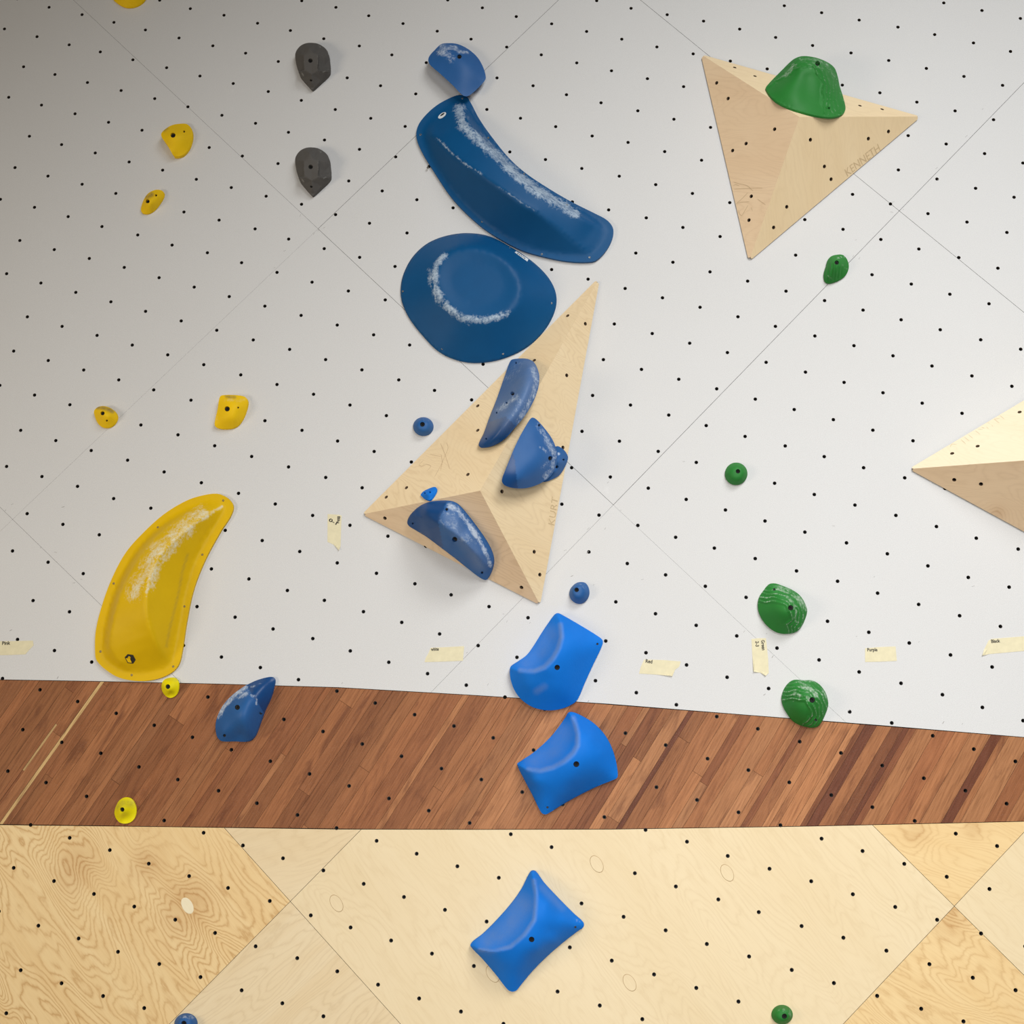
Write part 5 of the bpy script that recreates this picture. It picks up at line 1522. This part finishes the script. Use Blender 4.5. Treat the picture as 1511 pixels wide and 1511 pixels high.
# ------------------------------------------------------------------ masking tape labels
def tape(label, outline, texts, curl=()):
    """torn paper strip: thin, edges lifting a little where it has come loose"""
    P = np.array(outline, float)
    n = len(P)
    cu, cv = P.mean(0)
    V, F = [], []
    for k, (u, v) in enumerate(outline):
        V.append(WALL.lift(u, v, 0.0006 + (0.004 if k in curl else 0.0)))
    for s, h in ((0.86, .0006),):
        for u, v in outline:
            V.append(WALL.lift(cu + (u - cu) * s, cv + (v - cv) * s, h))
    for k, (u, v) in enumerate(outline):
        V.append(WALL.lift(u, v, 0.0001 + (0.0035 if k in curl else 0.0)))
    for i in range(n):
        j = (i + 1) % n
        F += [[i, j, n + j, n + i], [2 * n + i, 2 * n + j, j, i]]
    F.append(list(range(n, 2 * n)))
    o = mesh_obj('masking_tape', V, F, MAT_TAPE, None)
    # look towards the room
    bm = bmesh.new()
    bm.from_mesh(o.data)
    bmesh.ops.recalc_face_normals(bm, faces=bm.faces)
    bm.to_mesh(o.data)
    bm.free()
    tag(o, label, 'tape', 'handwritten masking tape labels')
    for s, p0, p1, size in texts:
        t = text_on('handwriting', s, WALL, p0, p1, size, MAT_INK, o, h=0.0010)
    return o


tape('tape strip at the far left edge under a bolt hole, torn slanting end', [(-18, 946.5), (16, 946), (48.5, 945.3), (49.6, 952.2), (44, 958), (37.5, 965.5), (15, 966.5), (-18, 967)],
     [('Pink', (3, 951.6), (15, 951.0), 0.014)])
tape('upright tape strip left of the middle pyramid, marked with a range', [(483.5, 758.5), (499.7, 759.5), (504, 760.8), (502.5, 806.2), (500.3, 812), (492, 803.5), (483.2, 799.5)],
     [('0-1', (484.5, 768.5), (496, 774.5), 0.013), ('Blu', (498.0, 762), (497.5, 772), 0.011)], curl=(4,))
tape('slanted tape strip below the middle pyramid and left of the scooped block', [(635.5, 955.9), (660, 954.8), (684.9, 953.5), (683.3, 975), (655, 976.2), (626.4, 977), (628.2, 970.7), (632.5, 963.3)],
     [('white', (636.0, 960.4), (647.5, 959.8), 0.0125)])
tape('tape strip right of the scooped block, notched right end', [(950.4, 973.2), (978, 973.9), (1004.6, 975.9), (1002.3, 983.8), (995.9, 988.6), (992.2, 997.6), (970, 995.5), (942.9, 993.9), (945.6, 983.8)],
     [('Red', (952.5, 977.6), (962.4, 978.8), 0.0135)], curl=(5,))
tape('upright tape strip left of the green shell-like holds', [(1108.9, 943), (1118, 941.8), (1130.2, 941.6), (1133.5, 971.7), (1134.4, 993), (1129.8, 997.2), (1121.9, 992.6), (1112.1, 991.2), (1110, 965)],
     [('Green', (1123.2, 944.5), (1124.5, 959.5), 0.0130), ('2-3', (1114.8, 946), (1115, 954), 0.0125)], curl=(5, 7))
tape('short straight tape strip right of the green shell-like holds', [(1276.6, 956.5), (1297.4, 954.8), (1321.5, 953.9), (1323.4, 975.2), (1300, 976.3), (1276.6, 976.8)],
     [('Purple', (1280, 961.0), (1294.8, 960.8), 0.0125)])
tape('tape strip running off the right edge', [(1458.8, 945), (1463.5, 942.7), (1511, 938.9), (1534, 937), (1535, 958.5), (1511, 960.5), (1458.8, 965.2), (1449.4, 967.3), (1452.2, 958.2)],
     [('Black', (1463, 948.6), (1476, 947.6), 0.0125)], curl=(7,))

# dark rubber ticks left by shoes and screws round the seams
tick_px = [(1009, 681), (1318, 298), (1333, 309), (1316, 313), (1263, 354), (1259, 378), (1268, 381), (1450, 161), (1426, 201), (1382, 248), (1384, 265), (897, 712), (916, 753), (893, 780),
           (868, 780), (867, 815), (834, 812), (844, 850), (876, 863), (743, 906), (748, 917), (782, 919), (689, 963), (948, 855), (1128, 1025), (1253, 1048), (1392, 1066), (1420, 1068), (868, 1035),
           (720, 1010), (592, 1021), (1098, 932), (1131, 935), (1140, 969), (1230, 776), (1290, 851), (1436, 865), (1356, 947), (1264, 939), (505, 1008), (85, 1000), (16, 930), (108, 860), (110, 860),
           (120, 855), (60, 808), (82, 815), (93, 748), (8, 753), (18, 744), (470, 340), (478, 336), (463, 345), (420, 370), (405, 395), (443, 318)]
tr = random.Random(3)
L = []
for u, v in tick_px:
    a = tr.uniform(-0.2, 1.2)
    r = tr.uniform(1.0, 2.4)
    L.append([(u - r * math.cos(a), v + r * math.sin(a)), (u + r * math.cos(a), v - r * math.sin(a))])
tk = strokes('scuff', WALL, L, 0.0016, plain('rubber_scuff', (0.36, 0.34, 0.32), 0.9), wall, None, h=0.0002)

# things of one kind that repeat on the wall
GROUPS = (('charcoal thimble', 'charcoal arrow holds'), ('bright blue scooped block', 'bright blue scooped blocks'), ('birch pyramid', 'birch pyramid volumes'),
          ('green shell-like', 'green shell-like holds'), ('lemon yellow foothold', 'lemon yellow footholds'), ('round blue foothold', 'small blue footholds'),
          ('small blue foothold', 'small blue footholds'), ('round green foothold', 'small green footholds'))
for o in bpy.data.objects:
    if o.parent is None and 'category' in o and 'group' not in o:
        for key, g in GROUPS:
            if key in o['label'] and ((o['category'] == 'volume') == ('pyramid volumes' in g)):
                o['group'] = g
                break
